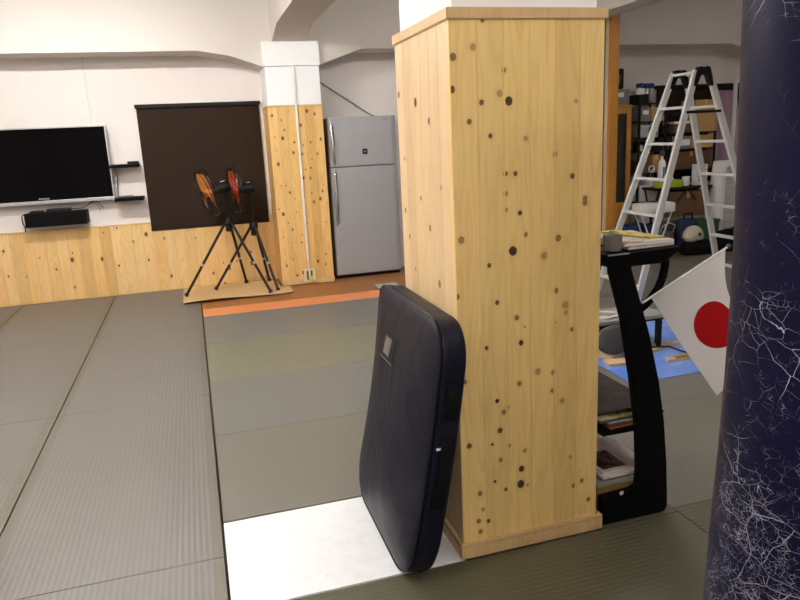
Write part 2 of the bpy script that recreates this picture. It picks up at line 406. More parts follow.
def bag_vinyl():
    m, nt, b = new_mat('cracked_navy_vinyl')
    v = tc(nt); x, y, z = sep(nt, v)
    d1 = nt.nodes.new('ShaderNodeTexNoise'); put(nt, d1.inputs['Vector'], v); d1.inputs['Scale'].default_value = 9; d1.inputs['Detail'].default_value = 5
    w = VM(nt, 'ADD', v, VM(nt, 'MULTIPLY', VM(nt, 'SUBTRACT', d1.outputs['Color'], (0.5, 0.5, 0.5)), (0.04, 0.04, 0.04)))
    wear = M(nt, 'MULTIPLY_ADD', noi(nt, v, 3.5, 4, 0.65), 1.25, M(nt, 'MULTIPLY_ADD', z, -0.44, 0.34))   # vinyl worn most at kicking height
    tot = None
    for sc, th, g0 in ((12.0, 0.0036, 0.42), (28.0, 0.0058, 0.54), (60.0, 0.0105, 0.64), (120.0, 0.024, 0.74)):
        vv = vor(nt, VM(nt, 'MULTIPLY', w, (1, 1, 1.35)), sc, 'DISTANCE_TO_EDGE')
        patch = noi(nt, VM(nt, 'ADD', v, (sc, 0, 0)), sc*0.45, 3, 0.6)
        on = M(nt, 'MULTIPLY', M(nt, 'SUBTRACT', M(nt, 'ADD', wear, M(nt, 'MULTIPLY', M(nt, 'SUBTRACT', patch, 0.5), 1.9)), g0), 3.0, clamp=True)
        ln = M(nt, 'MULTIPLY', M(nt, 'SUBTRACT', 1.0, M(nt, 'DIVIDE', vv.outputs['Distance'], M(nt, 'MULTIPLY_ADD', on, th*1.3, th*0.35))), 2.2, clamp=True)
        k = M(nt, 'MULTIPLY', ln, on)
        tot = k if tot is None else M(nt, 'MAXIMUM', tot, k)
    base = mix(nt, noi(nt, v, 4, 4), (0.0035, 0.0035, 0.018), (0.006, 0.006, 0.030))
    c = mix(nt, M(nt, 'MULTIPLY', tot, 0.85), base, srgb(186, 184, 194))
    put(nt, b.inputs['Base Color'], c)
    put(nt, b.inputs['Roughness'], M(nt, 'MULTIPLY_ADD', tot, 0.3, 0.42))
    b.inputs['Specular IOR Level'].default_value = 0.10
    bump(nt, b, M(nt, 'ADD', M(nt, 'MULTIPLY', tot, -1.0), M(nt, 'MULTIPLY', noi(nt, v, 45, 3), 0.6)), 0.002, 0.5)
    return m
def white_sheet():
    m, nt, b = new_mat('white_foam_board')
    v = tc(nt)
    n = noi(nt, v, 16, 5, 0.65); sp = noi(nt, v, 70, 3, 0.6)
    c = mix(nt, ramp(nt, n, [(0.45, 0.0), (0.8, 1.0)]), (0.94, 0.95, 0.96), (0.84, 0.86, 0.90))
    c = mix(nt, M(nt, 'MULTIPLY', ramp(nt, sp, [(0.66, 0.0), (0.72, 1.0)]), 0.5), c, (0.5, 0.5, 0.52))
    put(nt, b.inputs['Base Color'], c); b.inputs['Roughness'].default_value = 0.6
    bump(nt, b, n, 0.002, 0.4)
    return m
def flag_mat():
    m, nt, b = new_mat('flag_cloth')
    u, v, _ = sep(nt, tc(nt, 'UV'))
    d = VM(nt, 'DISTANCE', comb(nt, M(nt, 'MULTIPLY', u, 1.5), v), (0.75, 0.5, 0))
    c = mix(nt, M(nt, 'LESS_THAN', d, 0.305), srgb(240, 236, 236), srgb(176, 18, 24))
    put(nt, b.inputs['Base Color'], c); b.inputs['Roughness'].default_value = 0.75
    b.inputs['Specular IOR Level'].default_value = 0.2
    tr = nt.nodes.new('ShaderNodeBsdfTranslucent'); put(nt, tr.inputs['Color'], c)
    ms = nt.nodes.new('ShaderNodeMixShader'); ms.inputs[0].default_value = 0.25
    nt.links.new(b.outputs[0], ms.inputs[1]); nt.links.new(tr.outputs[0], ms.inputs[2])
    out = [n for n in nt.nodes if n.type == 'OUTPUT_MATERIAL'][0]
    nt.links.new(ms.outputs[0], out.inputs[0])
    return m
def glow(name, col, s):
    m, nt, b = new_mat(name)
    b.inputs['Base Color'].default_value = (0.9, 0.9, 0.9, 1)
    b.inputs['Emission Color'].default_value = (*col, 1); b.inputs['Emission Strength'].default_value = s
    return m
def smoky():
    m, nt, b = new_mat('smoky_plastic')
    n = noi(nt, tc(nt), 30, 3)
    put(nt, b.inputs['Base Color'], mix(nt, n, srgb(150, 152, 146), srgb(196, 196, 188)))
    b.inputs['Roughness'].default_value = 0.25; b.inputs['Transmission Weight'].default_value = 0.55
    return m

# ------------------------------------------------------------------ room shell
YW = 7.83; ZC = 3.05; XL = -3.1; XR = 7.6; YF = -2.2
struct(MB().box(XL, YF, -0.16, XR, YW, -0.045).build('floor', plain('concrete', srgb(120, 116, 108), 0.8)), 'grey concrete slab under the mats', 'floor')
struct(MB().box(XL-.15, YW, -0.16, XR+.15, YW+.15, ZC+.1).build('wall_back', WALL), 'cream painted wall behind the television and fridge', 'wall')
struct(MB().box(XL-.15, YF, -0.16, XL, YW, ZC+.1).build('wall_left', WALL), 'cream painted side wall left of the mats', 'wall')
struct(MB().box(XR, YF, -0.16, XR+.15, YW, ZC+.1).build('wall_right', WALL), 'cream painted side wall right of the storage corner', 'wall')
struct(MB().box(XL-.15, YF-.15, -0.16, XR+.15, YF, ZC+.1).build('wall_front', WALL), 'cream painted wall behind the viewer', 'wall')
struct(MB().box(XL-.15, YF-.15, ZC, XR+.15, YW+.15, ZC+.12).build('ceiling', CEIL), 'pale flat ceiling between the beams', 'ceiling')
# bare wooden floor strip by the fridge and under the storage corner
struct(MB().box(-0.03, 6.665, -0.044, 3.2, YW, -0.008).build('floor_boards', WOOD_FLOOR), 'brown wooden floor strip in front of the fridge', 'floor')
struct(MB().box(3.2, 6.93, -0.044, XR, YW, -0.008).build('floor_boards', WOOD_FLOOR), 'brown wooden floor under the storage corner', 'floor')
# structural beam along the back wall, deepened by haunches at the columns
def beam_outline():
    pts = [(XL, ZC)]
    pts += [(XL, 2.262), (-2.62, 2.262), (-2.05, 2.42), (0.20, 2.425), (0.50, 2.375), (0.83, 2.262), (1.395, 2.27), (1.86, 2.425), (6.55, 2.435), (7.15, 2.28), (XR, 2.28), (XR, ZC)]
    return pts
struct(MB().prism(beam_outline(), 7.42, YW, 'y').build('beam', BEAM), 'deep cream beam along the back wall with sloping haunches', 'beam')
def cross_beam(x0, x1, z, hz, hy):
    return MB().prism([(YF, ZC), (YF, z), (hy, z), (7.42, hz), (7.42, ZC)], x0, x1, 'x')
struct(cross_beam(0.93, 1.28, 2.60, 2.48, 6.92).build('beam', BEAM), 'cream cross beam running over the two wood-clad pillars', 'beam')
struct(cross_beam(4.03, 4.30, 2.60, 2.48, 6.92).build('beam', BEAM), 'cream cross beam above the stepladder', 'beam')

def clad(mb, x0, x1, n, z0, z1, depth, axis, sign, at):
    """A run of boards with chamfered long edges: real V-grooves between them."""
    w = (x1-x0)/n; c = 0.0022
    for i in range(n):
        a, b_ = x0+i*w, x0+(i+1)*w
        o = at+sign*depth
        prof = [(a, at), (a, o-sign*c*1.2), (a+c, o), (b_-c, o), (b_, o-sign*c*1.2), (b_, at)]
        if axis == 'y': mb.prism([(p[0], p[1]) for p in prof], z0, z1, 'z')
        else: mb.prism([(p[1], p[0]) for p in prof], z0, z1, 'z')

def pillar(name, x0, x1, y0, y1, zt, label, wf, ws, nf, ns, top=ZC):
    p = struct(MB().box(x0+.02, y0+.02, -0.04, x1-.02, y1-(.02 if y1 < 7 else 0), top).build(name, WHITE), label, 'pillar')
    mb = MB(); clad(mb, x0, x1, nf, 0.0, zt, 0.02, 'y', -1, y0+.02); mb.build('board_cladding', wf, p)
    mb = MB(); clad(mb, y0+.0185, y1-(.0185 if y1 < 7 else 0), ns, 0.0, zt, 0.02, 'x', -1, x0+.02); mb.build('board_cladding', ws, p)
    mb = MB(); clad(mb, y0+.0185, y1-(.0185 if y1 < 7 else 0), ns, 0.0, zt, 0.02, 'x', 1, x1-.02); mb.build('board_cladding', ws, p)
    return p
near = pillar('pillar', 0.80, 1.345, 2.09, 2.67, 1.842, 'large pine-clad pillar with knots that the black pad leans on', WOOD_FRONT, WOOD_SIDE_LIT, 6, 6)
mb = MB(); clad(mb, 0.80, 1.345, 6, 0, 1.842, 0.02, 'y', 1, 2.65); mb.build('board_cladding', WOOD_SIDE_LIT, near)
mb = MB()
mb.prism(rounded([(0.793, 2.083), (1.354, 2.083), (1.354, 2.677), (0.793, 2.677)], 0.0), 1.842, 1.877, 'z', 0.003)
mb.build('cap_rail', WOOD_TRIM, near)
mb = MB()
for (a, b_, c, d) in ((0.788, 2.078, 1.367, 2.092), (0.788, 2.668, 1.367, 2.682), (0.788, 2.092, 0.802, 2.668), (1.353, 2.092, 1.367, 2.668)):
    mb.box(a, b_, 0.0, c, d, 0.046, 0.002)
    g = 0.004
    mb.box(a+(g if a < 1.3 else 0)*0, b_, 0.047, c, d, 0.06, 0.004)
mb.build('skirting', WOOD_TRIM, near)

far = pillar('pillar', 0.83, 1.395, 7.38, YW, 1.862, 'far knotty wood pillar with a white top and cable duct', WOOD_FAR, WOOD_FAR, 6, 5, 2.45)
MB().box(0.822, 7.372, 1.862, 1.403, YW, 1.88, 0.002).build('cap_rail', WOOD_TRIM, far)
MB().box(0.826, 7.372, 0.0, 1.40, 7.384, 0.055, 0.002).build('skirting', WOOD_TRIM, far)
MB().box(0.836, 7.372, 1.88, 1.389, YW-.001, 2.258, 0.002).build('white_casing', WHITE, far)
MB().box(0.826, 7.355, 2.262, 1.399, YW-.001, 2.50, 0.003).build('white_casing', WHITE, far)

# wainscot of the back wall
wc = bpy.data.objects.new('trim_1', None); COL.objects.link(wc)
struct(wc, 'low pine wainscot boards along the back wall', 'wall panelling')
mb = MB(); clad(mb, XL, 0.83, 37, 0.0, 0.738, 0.022, 'y', -1, YW); mb.build('board_cladding', WOOD_WALL, wc)
MB().box(XL, YW-.03, 0.738, -0.455, YW, 0.750, 0.002).build('cap_rail', WOOD_TRIM, wc)

# tall timber door post beyond the pillar
post = struct(MB().box(4.295, 6.56, -0.005, 4.395, 6.72, ZC).build('trim_2', WOOD_POST), 'tall honey-coloured timber door post beside the pine pillar', 'door post')
MB().box(4.265, 6.60, -0.005, 4.295, 6.70, ZC).build('pale_stop', PALE, post)
MB().box(4.242, 6.62, -0.005, 4.265, 6.70, ZC).build('track', TRACK, post)
MB().box(4.215, 6.60, -0.005, 4.242, 6.70, ZC).build('pale_stop', PALE, post)
MB().box(4.175, 6.62, -0.005, 4.215, 6.70, ZC).build('track', WOOD_TRIM, post)

# ------------------------------------------------------------------ floor mats
def tatami(x0, y0, x1, y1, m, label):
    g = 0.0022; cx, cy = (x0+x1)/2, (y0+y1)/2
    w, d = (x1-x0)/2-g, (y1-y0)/2-.0006
    o = MB().box(-w, -d, -0.0447, w, d, 0.0, 0.0022).build('judo_mat', m, loc=(cx, cy, 0))
    return tag(o, label, 'mat', 'grey judo mats on the floor')
CA = (-0.902, -0.034); CB = (-1.795, -0.904); CC = (-2.69, -1.797)
tatami(CA[0], 0.61, CA[1], 2.415, MAT_LEFT, 'grey ribbed mat at bottom left corner, left of the white board')
tatami(CA[0], 2.417, CA[1], 4.232, MAT_LEFT, 'long grey mat with seam beside the white board and olive mat')
tatami(CA[0], 4.234, CA[1], 6.05, MAT_LEFT, 'long grey mat left of the orange strip end')
tatami(CA[0], 6.056, CA[1], 7.80, MAT_LEFT, 'grey mat against the wainscot just left of the cardboard sheet')
tatami(CB[0], 2.417, CB[1], 4.232, MAT_LEFT, 'grey mat at the left edge of the photo, nearest of its column')
tatami(CB[0], 4.234, CB[1], 6.05, MAT_LEFT, 'grey mat at left, second from the wainscot below the television')
tatami(CB[0], 6.056, CB[1], 7.80, MAT_LEFT, 'grey mat against the wainscot below the television and black wall box')
tatami(CC[0], 6.052, CC[1], 7.80, MAT_LEFT, 'grey mat in the far left corner by the wainscot')
XM = (-0.028, 1.709, 3.45, 5.2, 6.95)
lab = ['olive grey mat touching the back edge of the white board', 'cool grey mat in the middle, two rows behind the white board', 'yellowish olive mat, second row in front of the orange strip', 'grey mat directly in front of the orange strip']
for k, (a, b_, m) in enumerate(((2.672, 3.575, MAT_MID), (3.577, 4.48, MAT_COOL), (4.482, 5.42, MAT_GREEN), (5.422, 6.348, MAT_COOL))):
    tatami(XM[0], a, XM[1], b_, m, lab[k])
tatami(XM[0], 1.18, XM[1], 2.074, MAT_SHADED, 'olive mat with shade in its colour, in front of the pine pillar and black pad')
tatami(1.369, 2.078, XM[1], 2.670, MAT_SHADED, 'small mat piece under the black magazine rack')
tatami(XM[1], 1.19, XM[2], 2.108, MAT_SHADED, 'mat at the foot of the punching bag, right of the rack base')
rl = ['mat right of the rack, nearest the punching bag', 'mat under the front edge of the blue sheet', 'mat under the back half of the blue sheet', 'mat behind the blue sheet and black-legged bench', 'mat seen between the pine pillar and the ladder foot']
for k in range(5):
    tatami(XM[1], 2.11+k*.936, XM[2], 2.11+(k+1)*.936, (MAT_MID, MAT_COOL, MAT_COOL, MAT_MID, MAT_COOL)[k], rl[k])
rl2 = ['mat behind the flag, beyond the blue sheet corner', 'mat under the near feet of the stepladder', 'mat under the far feet of the stepladder', 'mat in front of the storage corner clutter']
for k in range(4):
    tatami(XM[2], 3.046+k*.97, XM[3], 3.046+(k+1)*.97, (MAT_COOL, MAT_MID, MAT_COOL, MAT_MID)[k], rl2[k])
rl3 = ['mat beside the bag under the right legs of the ladder', 'mat in front of the black bag and white sack']
for k in range(2):
    tatami(XM[3], 4.98+k*.97, XM[4], 4.98+(k+1)*.97, (MAT_COOL, MAT_MID)[k], rl3[k])
tag(MB().box(-.866, -.155, -0.0447, .866, .155, 0.0, 0.004).build('edge_mat', ORANGE, loc=(.84, 6.506, 0)), 'orange foam strip across the floor before the fridge', 'mat')
tag(MB().box(-0.414, -0.288, -0.0447, 0.414, 0.288, 0.0, 0.003).build('foam_board', white_sheet(), loc=(0.387, 2.372, 0.0)), 'bright white board set in the floor under the black pad', 'board')

# ------------------------------------------------------------------ television wall
t = thing('television', 'large black flat television with silver frame on the wall', 'television', (-1.42, YW, 1.02))
x0, x1, zh = -0.655, 0.655, 0.745
MB().box(x0+.02, -0.085, 0.02, x1-.02, -0.03, zh-.01, 0.006).build('back_case', BLACKP, t)
mb = MB(); b0 = -0.125
mb.box(x0, b0, 0.0, x1, -0.085, 0.034, 0.004); mb.box(x0, b0, zh-.013, x1, -0.085, zh, 0.003)
mb.box(x0, b0, 0.034, x0+.013, -0.085, zh-.013, 0.002); mb.box(x1-.013, b0, 0.034, x1, -0.085, zh-.013, 0.002)
mb.build('bezel', SILVER, t)
MB().box(x0+.013, b0+.004, 0.034, x1-.013, -0.086, zh-.013).build('screen', TVSCREEN, t)
mb = MB()
for i in range(4): mb.box(-.055+i*.026, b0-.0005, 0.046, -.036+i*.026, b0+.006, 0.058)
mb.build('maker_mark', SILVER, t)
MB().box(-.2, -0.03, .15, .2, -0.001, .55).build('wall_bracket', BLACKM, t)

t = thing('wall_box', 'long black box shelf mounted under the television', 'shelf', (-1.335, YW, 0.80))
MB().box(-0.285, -0.20, 0.0, 0.285, 0.0, 0.135, 0.004).build('body', BLACK, t)
tag(MB().box(-.055, -.06, 0, .055, .06, .022, .004).build('set_top_box', BLACKP, loc=(-1.515, 7.72, .936)), 'small black box on the left end of the black box shelf', 'media box')
tag(MB().box(-.11, -.07, 0, .11, .07, .03, .004).build('media_recorder', BLACKP, loc=(-1.31, 7.72, .936)), 'flat black recorder in the middle of the black box shelf', 'media box')
mb = MB()
mb.tube([(-1.19, 7.74, .955), (-1.1, 7.735, .955), (-1.03, 7.74, .985), (-.98, 7.76, 1.02), (-.94, 7.80, 1.06)], .005, 6)
mb.tube([(-1.03, 7.74, .985), (-.97, 7.77, 1.005), (-.93, 7.79, .99), (-.90, 7.79, .93)], .0035, 6)
mb.tube([(-1.0, 7.76, 1.01), (-.95, 7.79, .97), (-.93, 7.80, .9)], .0025, 6)
tag(mb.build('cable_bundle', WIRE_K, smooth=True), 'tangle of dark cables below the right corner of the television', 'cable')
tag(MB().tube([(-1.63, 7.74, .93), (-1.665, 7.76, .91), (-1.675, 7.79, .85), (-1.66, 7.80, .79), (-1.66, 7.79, .745)], .006, 6).build('hanging_cable', WIRE_K, smooth=True), 'dark cord hanging at the left end of the black box shelf', 'cable')
for z, lab_, dx in ((1.335, 'upper black wall shelf right of the television', 0), (1.00, 'lower black wall shelf right of the television', .005)):
    t = thing('wall_shelf', lab_, 'shelf', (-0.63+dx, YW, z), group='black wall shelves beside the television')
    MB().box(-.14, -.22, 0, .14, 0, .034, .002).build('board', BLACK, t)
tag(MB().box(-.055, -.05, 0, .055, .05, .026, .004).build('network_box', BLACKP, loc=(-.545, 7.72, 1.369)), 'small black box on the upper black wall shelf', 'media box')
tag(MB().box(-.07, -.06, 0, .07, .06, .014, .003).build('media_player', GREYD, loc=(-.66, 7.72, 1.034)), 'thin dark player on the lower black wall shelf', 'media box')
tag(MB().tube([(-.745, 7.79, 1.36), (-.72, 7.80, 1.25), (-.735, 7.80, 1.14), (-.74, 7.80, 1.04)], .004, 6).build('signal_cable', WIRE_K, smooth=True), 'dark cable running between the two black wall shelves', 'cable')

# window behind the brown roller blind
t = thing('roller_blind', 'dark brown roller blind pulled down over the wall window', 'blind', (0.165, YW, 0.655))
MB().box(-.622, -.028, 0.018, .622, -.024, 1.27).build('cloth', BROWN_BLIND, t)
MB().box(-.635, -.06, 1.262, .635, 0, 1.300, .004).build('cassette', BROWN_DK, t)
MB().box(-.625, -.034, 0.0, .625, -.018, 0.024, .004).build('bottom_rail', BROWN_DK, t)
struct(MB().box(-.59, -.016, .05, .59, 0, 1.25).build('window_1', plain('night_glass', (0.02, 0.022, 0.025), 0.1), loc=(.165, YW, .655)), 'window hidden behind the brown roller blind', 'window')

# cable duct and outlet on the far pillar
t = thing('cable_duct', 'thin white cable duct down the far wooden pillar', 'cable duct', (1.12, 7.372, 0.16))
MB().box(-.011, -.014, 0.10, .011, 0.0, 1.72, .002).build('duct', WPLAST, t)
MB().box(-.010, -.022, 1.722, .010, -.008, 2.10, .002).build('duct', WPLAST, t)
MB().tube([(0, -.006, 0.105), (.002, -.008, .06), (.004, -.006, .0)], .005, 8).build('lead', WIRE_W, t, True)
t = thing('power_outlet', 'cream power outlet low on the far wooden pillar', 'outlet', (1.125, 7.372, 0.02))
MB().box(-.062, -.010, 0.0, .062, 0, .145, .003).build('face_plate', plain('outlet_cream', srgb(228, 214, 180), 0.4), t)
mb = MB(); mb.box(-.032, -.014, .02, -.012, -.009, .12, .001); mb.box(.012, -.014, .02, .032, -.009, .12, .001)
mb.build('socket_slots', GREYD, t)
t = thing('plug_cord', 'yellowish plug and cord in the outlet on the far pillar', 'plug', (1.14, 7.358, 0.06))
MB().box(-.02, -.03, -.025, .012, 0, .025, .006).build('plug', plain('plug_yellow', srgb(216, 204, 110), 0.5), t)
MB().tube([(.0, -.028, -.01), (.04, -.05, -.035), (.09, -.045, -.052), (.16, -.03, -.055), (.25, -.02, -.054)], .006, 8).build('cord', plain('cord_yellow', srgb(200, 180, 120), 0.5), t, True)
tag(MB().tube([(1.401, 7.80, 2.175), (1.55, 7.805, 2.078), (1.75, 7.805, 1.946), (2.02, 7.80, 1.766), (2.2, 7.80, 1.70)], .005, 6).build('wall_cable', WIRE_K, smooth=True), 'dark cable sloping down the wall above the fridge', 'cable')

# ------------------------------------------------------------------ fridge
t = thing('refrigerator', 'grey two-door refrigerator beside the far wooden pillar', 'refrigerator', (1.445, 7.44, -0.008))
W = 0.765
MB().box(0.0, 0.06, 0.03, W, 0.375, 1.742, .006).build('body', STEEL_D, t)
MB().box(0.02, 0.07, 0.0, W-.02, 0.36, 0.045).build('plinth', BLACKP, t)
def fdoor(z0, z1):
    pr = rounded([(0.004, 0.058), (0.004, 0.014), (0.04, 0.0), (W-.055, 0.0), (W-.004, 0.02), (W-.004, 0.058)], [0, .01, .01, .02, .01, 0], 4)
    return MB().prism(pr, z0, z1, 'z', .004)
d1 = fdoor(1.232, 1.748).build('door', STEEL, t, True)
d2 = fdoor(0.048, 1.222).build('door', STEEL, t, True)
def handle(z0, z1, par, flip):
    mb = MB()
    zz = [z0+(z1-z0)*i/10 for i in range(11)]
    pts = []
    for i, z in enumerate(zz):
        k = i/10; k = 1-k if flip else k
        off = -.03*math.sin(PI*min(1, max(0, .08+.9*k)))
        pts.append((0.036+.012*(1-k), off-.004, z))
    mb.tube(pts, [.006+.009*math.sin(PI*(i/10)) for i in range(11)], 10)
    mb.build('handle', CHROME, par, True)
    MB().box(0.058, -.002, z0+.02, 0.066, .002, z1-.02, .0008).build('grip_recess', BLACKP, par)
handle(1.25, 1.69, d1, False); handle(0.60, 1.20, d2, True)
MB().box(.37, -.002, 1.352, .425, .003, 1.41, .001).build('emblem', BLACKP, d1)
bm_ = MB(); bm_.prism([(.385+-.0+.012*math.cos(a*PI/4)*.5+.0125, 1.381+.009*math.sin(a*PI/4)) for a in range(8)], -.0035, 0, 'y'); bm_.build('emblem_leaf', SILVER, d1)
def text(body, size, loc, rot, m, parent, name='lettering'):
    c = bpy.data.curves.new(name, 'FONT'); c.body = body; c.size = size; c.extrude = 0.0006; c.align_x = 'CENTER'; c.align_y = 'CENTER'
    c.materials.append(m)
    o = bpy.data.objects.new(name, c); COL.objects.link(o); o.location = loc; o.rotation_euler = rot
    dg = bpy.context.evaluated_depsgraph_get(); me = bpy.data.meshes.new_from_object(o.evaluated_get(dg))
    bpy.data.objects.remove(o); o = bpy.data.objects.new(name, me); COL.objects.link(o); o.location = loc; o.rotation_euler = rot
    if parent: o.parent = parent
    return o
text('SHARP', .022, (.645, -.001, 1.712-.0), (PI/2, 0, 0), GREYD, d1)
mb = MB()
tag(mb.box(-.11, -.07, 0, .11, .07, .02, .003).build('foam_offcut', plain('pale_grey_foam', srgb(176, 178, 168), .7), loc=(1.84, 6.82, -.008)), 'small pale grey slab on the wooden floor behind the pad top', 'board')

# ------------------------------------------------------------------ cardboard sheet and the two fans
def card_pt(x, y):
    e = max(0.0, 1-(y-6.95)/.16)
    z = -.004 + .004 + .006*noise.noise((x*4, y*4, 0)) + e*e*(.012+.012*math.sin(x*5+1)) + 0.006
    return (x, y, max(z, 0.002))
mb = MB(); NX, NY = 44, 34; grid = {}
for i in range(NX+1):
    for j in range(NY+1):
        x = -.205+i*(1.10/NX); y = 6.95+j*(.835/NY) + (.03*x if j < 8 else 0)
        grid[i, j] = (x, y)
vmap = {}
def gv(i, j):
    if (i, j) not in vmap: vmap[i, j] = mb.bm.verts.new(card_pt(*grid[i, j]))
    return vmap[i, j]
for i in range(NX):
    for j in range(NY):
        xa = grid[i+1, j][0]; ya = grid[i, j+1][1]
        if xa > .815 and ya > 7.355: continue
        mb._f([gv(i, j), gv(i+1, j), gv(i+1, j+1), gv(i, j+1)])
tag(mb.build('cardboard_sheet', CARD, smooth=True, solid=.004), 'flattened cardboard sheet on the floor under the two fans', 'cardboard')

def fan(name, label, hub, feet, head, nrm, blade_col, R, rear_len):
    """Tripod fan; hub = tripod joint (world), feet on the floor, head = guard centre, nrm = blowing direction."""
    t = thing(name, label, 'fan', (hub[0], hub[1], 0.008), 0, 'orange-bladed tripod fans')
    O = Vector((hub[0], hub[1], 0.008)); L = lambda p: Vector(p)-O
    H = L(hub)
    for f in feet:
        F = L(f); d = (F-H); top = H + Vector((d.x, d.y, 0)).normalized()*.03
        lg = MB().tube([top, top+(F-top)*.97], .014, 10).build('leg', BLACKM, t, True)
        a = top+(F-top)*.56
        MB().tube([a, a+(F-top)*.035], .0165, 10).build('clamp', SILVER, lg, True)
        MB().tube([top+(F-top)*.965, F+Vector((0, 0, .006))], [.02, .024], 10).build('rubber_foot', RUBBER, lg, True)
    mb = MB(); mb.lathe([(.018, -.10), (.035, -.095), (.035, -.03), (.045, -.02), (.045, .03), (.03, .05)], 16, Matrix.Translation(H)); mb.build('hub', BLACKP, t, True)
    n = Vector(nrm).normalized()
    C = L(head); top = C - n*rear_len
    MB().tube([H, H+Vector((0, 0, (top.z-H.z)*.55)), Vector((top.x, top.y, top.z-.06)), Vector((top.x, top.y, top.z))], .017, 10).build('pole', BLACKM, t, True)
    ax = n; s = ax.cross(Vector((0, 0, 1))).normalized(); u = s.cross(ax).normalized()
    mt = Matrix(((s.x, u.x, ax.x, C.x), (s.y, u.y, ax.y, C.y), (s.z, u.z, ax.z, C.z), (0, 0, 0, 1)))
    hd = MB().lathe([(.02, -rear_len-.045), (.045, -rear_len-.04), (.056, -rear_len-.02), (.056, -rear_len+.05), (.045, -.05), (.03, -.02)], 24, mt).build('motor', BLACKP, t, True)
    mbx = MB(); mbx.box(-.025, -.018, 0, .025, .018, .003, 0, mt @ Matrix.Translation((0, .057, -rear_len+.01)) @ Matrix.Rotation(-PI/2, 4, 'X')); mbx.build('label_plate', WPLAST, hd)
    mbx = MB(); mbx.box(-.012, -.03, 0, .012, .03, .003, 0, mt @ Matrix.Translation((.0575, 0, -rear_len+.02)) @ Matrix.Rotation(PI/2, 4, 'Y')); mbx.build('label_plate', GREYP, hd)
    # guard: rims, rings and radial wires
    g = MB(); P = lambda r, a, z: mt @ Vector((r*math.cos(a), r*math.sin(a), z))
    for r, z, th in ((R, 0, .011), (R*.99, .035, .0045), (R*.99, -.035, .0045), (R*.8, .062, .0016), (R*.8, -.05, .0016), (R*.5, .072, .0016), (R*.5, -.055, .0016)):
        g.tube([P(r, 2*PI*k/40, z) for k in range(40)], th, 5, closed=True)
    for k in range(24):
        a = 2*PI*k/24
        g.tube([P(.04, a, .076), P(R*.55, a, .072), P(R*.8, a, .062), P(R*.99, a, .035), P(R, a, 0), P(R*.99, a, -.035), P(R*.8, a, -.05), P(.06, a, -.055)], .0011, 4)
    g.lathe([(.05, .072), (.05, .08), (.01, .083)], 20, mt)
    g.build('guard', BLACKM, t, True)
    b = MB()
    for k in range(3):
        a0 = 2*PI*k/3+PI/2
        def fn(i, j):
            rr = .035+(R*.88-.035)*i; w = 1.1*math.sin(PI*min(1, .25+.62*i))
            a = a0+(j-.5)*2*w*.9+.25*i
            return P(rr, a, -.048*(j-.5)*2*(1-.35*i)+.004)
        b.grid(fn, 8, 6)
    b.build('blades', blade_col, t, True, solid=.003)
    MB().lathe([(.04, -.035), (.04, .03), (.02, .045)], 20, mt).build('blade_hub', blade_col, t, True)
    return t
def blade(name, col):
    m, nt, b = new_mat(name)
    put(nt, b.inputs['Base Color'], mix(nt, noi(nt, tc(nt), 12, 3), tuple(k*.9 for k in col), col))
    b.inputs['Roughness'].default_value = 0.3; b.inputs['Transmission Weight'].default_value = 0.15
    return m
fan('pedestal_fan', 'black tripod fan with amber orange blades, left of the two', (.325, 7.33, .74), ((-.18, 7.30, .012), (.665, 7.03, .012), (.47, 7.72, .012)), (.150, 7.28, 1.05), (-.95, -.24, -.27), blade('amber_blade', srgb(226, 140, 56)), .235, .19)
fan('pedestal_fan', 'black tripod fan with red-orange blades, right of the two', (.585, 7.45, .66), ((.125, 7.48, .012), (.745, 7.11, .012), (.72, 7.70, .012)), (.435, 7.43, 1.05), (-.985, -.07, -.09), blade('red_orange_blade', srgb(214, 80, 36)), .23, .15)

# ------------------------------------------------------------------ the leaning strike pad
PADV = pad_vinyl()
padt = thing('strike_shield', 'large black padded strike shield leaning on the pine pillar', 'strike pad', (0.62, 2.38, 0.003))
PO = Vector((0.62, 2.38, 0.0015)); PH = 0.935; PW = 0.745; PT = 0.096
def pad_map(a, v, w):
    """a: -.5..0.5 across (near = -.5), v: height along the pad, w: depth from the struck face (0) to the back (1)."""
    y = 2.358 + a*PW - .045*(v/.9)
    if w < 0: w *= 2.05-1.35*v/PH
    x = .550 + .142*(v/.9) + .012*math.sin(PI*min(1, v/.9)) + w*PT
    z = v*.992 - w*PT*.16
    if z < 0: z = 0
    return Vector((x, y, z))
def pad_ring(n=72):
    pts = rounded([(-.5*PW, 0), (.5*PW, 0), (.5*PW, PH), (-.5*PW, PH)], [.17, .15, .07, .15], 12)
    out = []; N = len(pts)
    for i in range(N):
        p = Vector(pts[i]); q = Vector(pts[(i+1) % N]); k = max(1, int((q-p).length/.03))
        for j in range(k): out.append(p+(q-p)*j/k)
    return out
ring = pad_ring(); mb = MB(); cen = Vector((0, PH/2))
layers = []
def lay(scale, w):
    L_ = []
    for p in ring:
        q = cen+(p-cen)*scale
        L_.append(mb.bm.verts.new(pad_map(q.x/PW, q.y, w)-PO))
    layers.append(L_)
for sc, w in ((.06, -.42), (.30, -.40), (.55, -.33), (.75, -.22), (.88, -.11), (.955, -.02), (.985, .04), (.993, .075), (.975, .10), (.993, .125), (1.0, .2), (1.0, .35), (1.0, .62), (1.0, .82), (.99, .93), (.965, 1.0), (.7, 1.0), (.35, 1.0), (.06, 1.0)): lay(sc, w)
for A, B in zip(layers, layers[1:]):
    for i in range(len(A)): mb._f([A[i], A[(i+1) % len(A)], B[(i+1) % len(A)], B[i]])
mb._f(layers[0]); mb._f(layers[-1][::-1])
mb.build('body', PADV, padt, True)
pp = [pad_map((cen+(p-cen)*.992).x/PW, (cen+(p-cen)*.992).y, .045)-PO for p in ring]
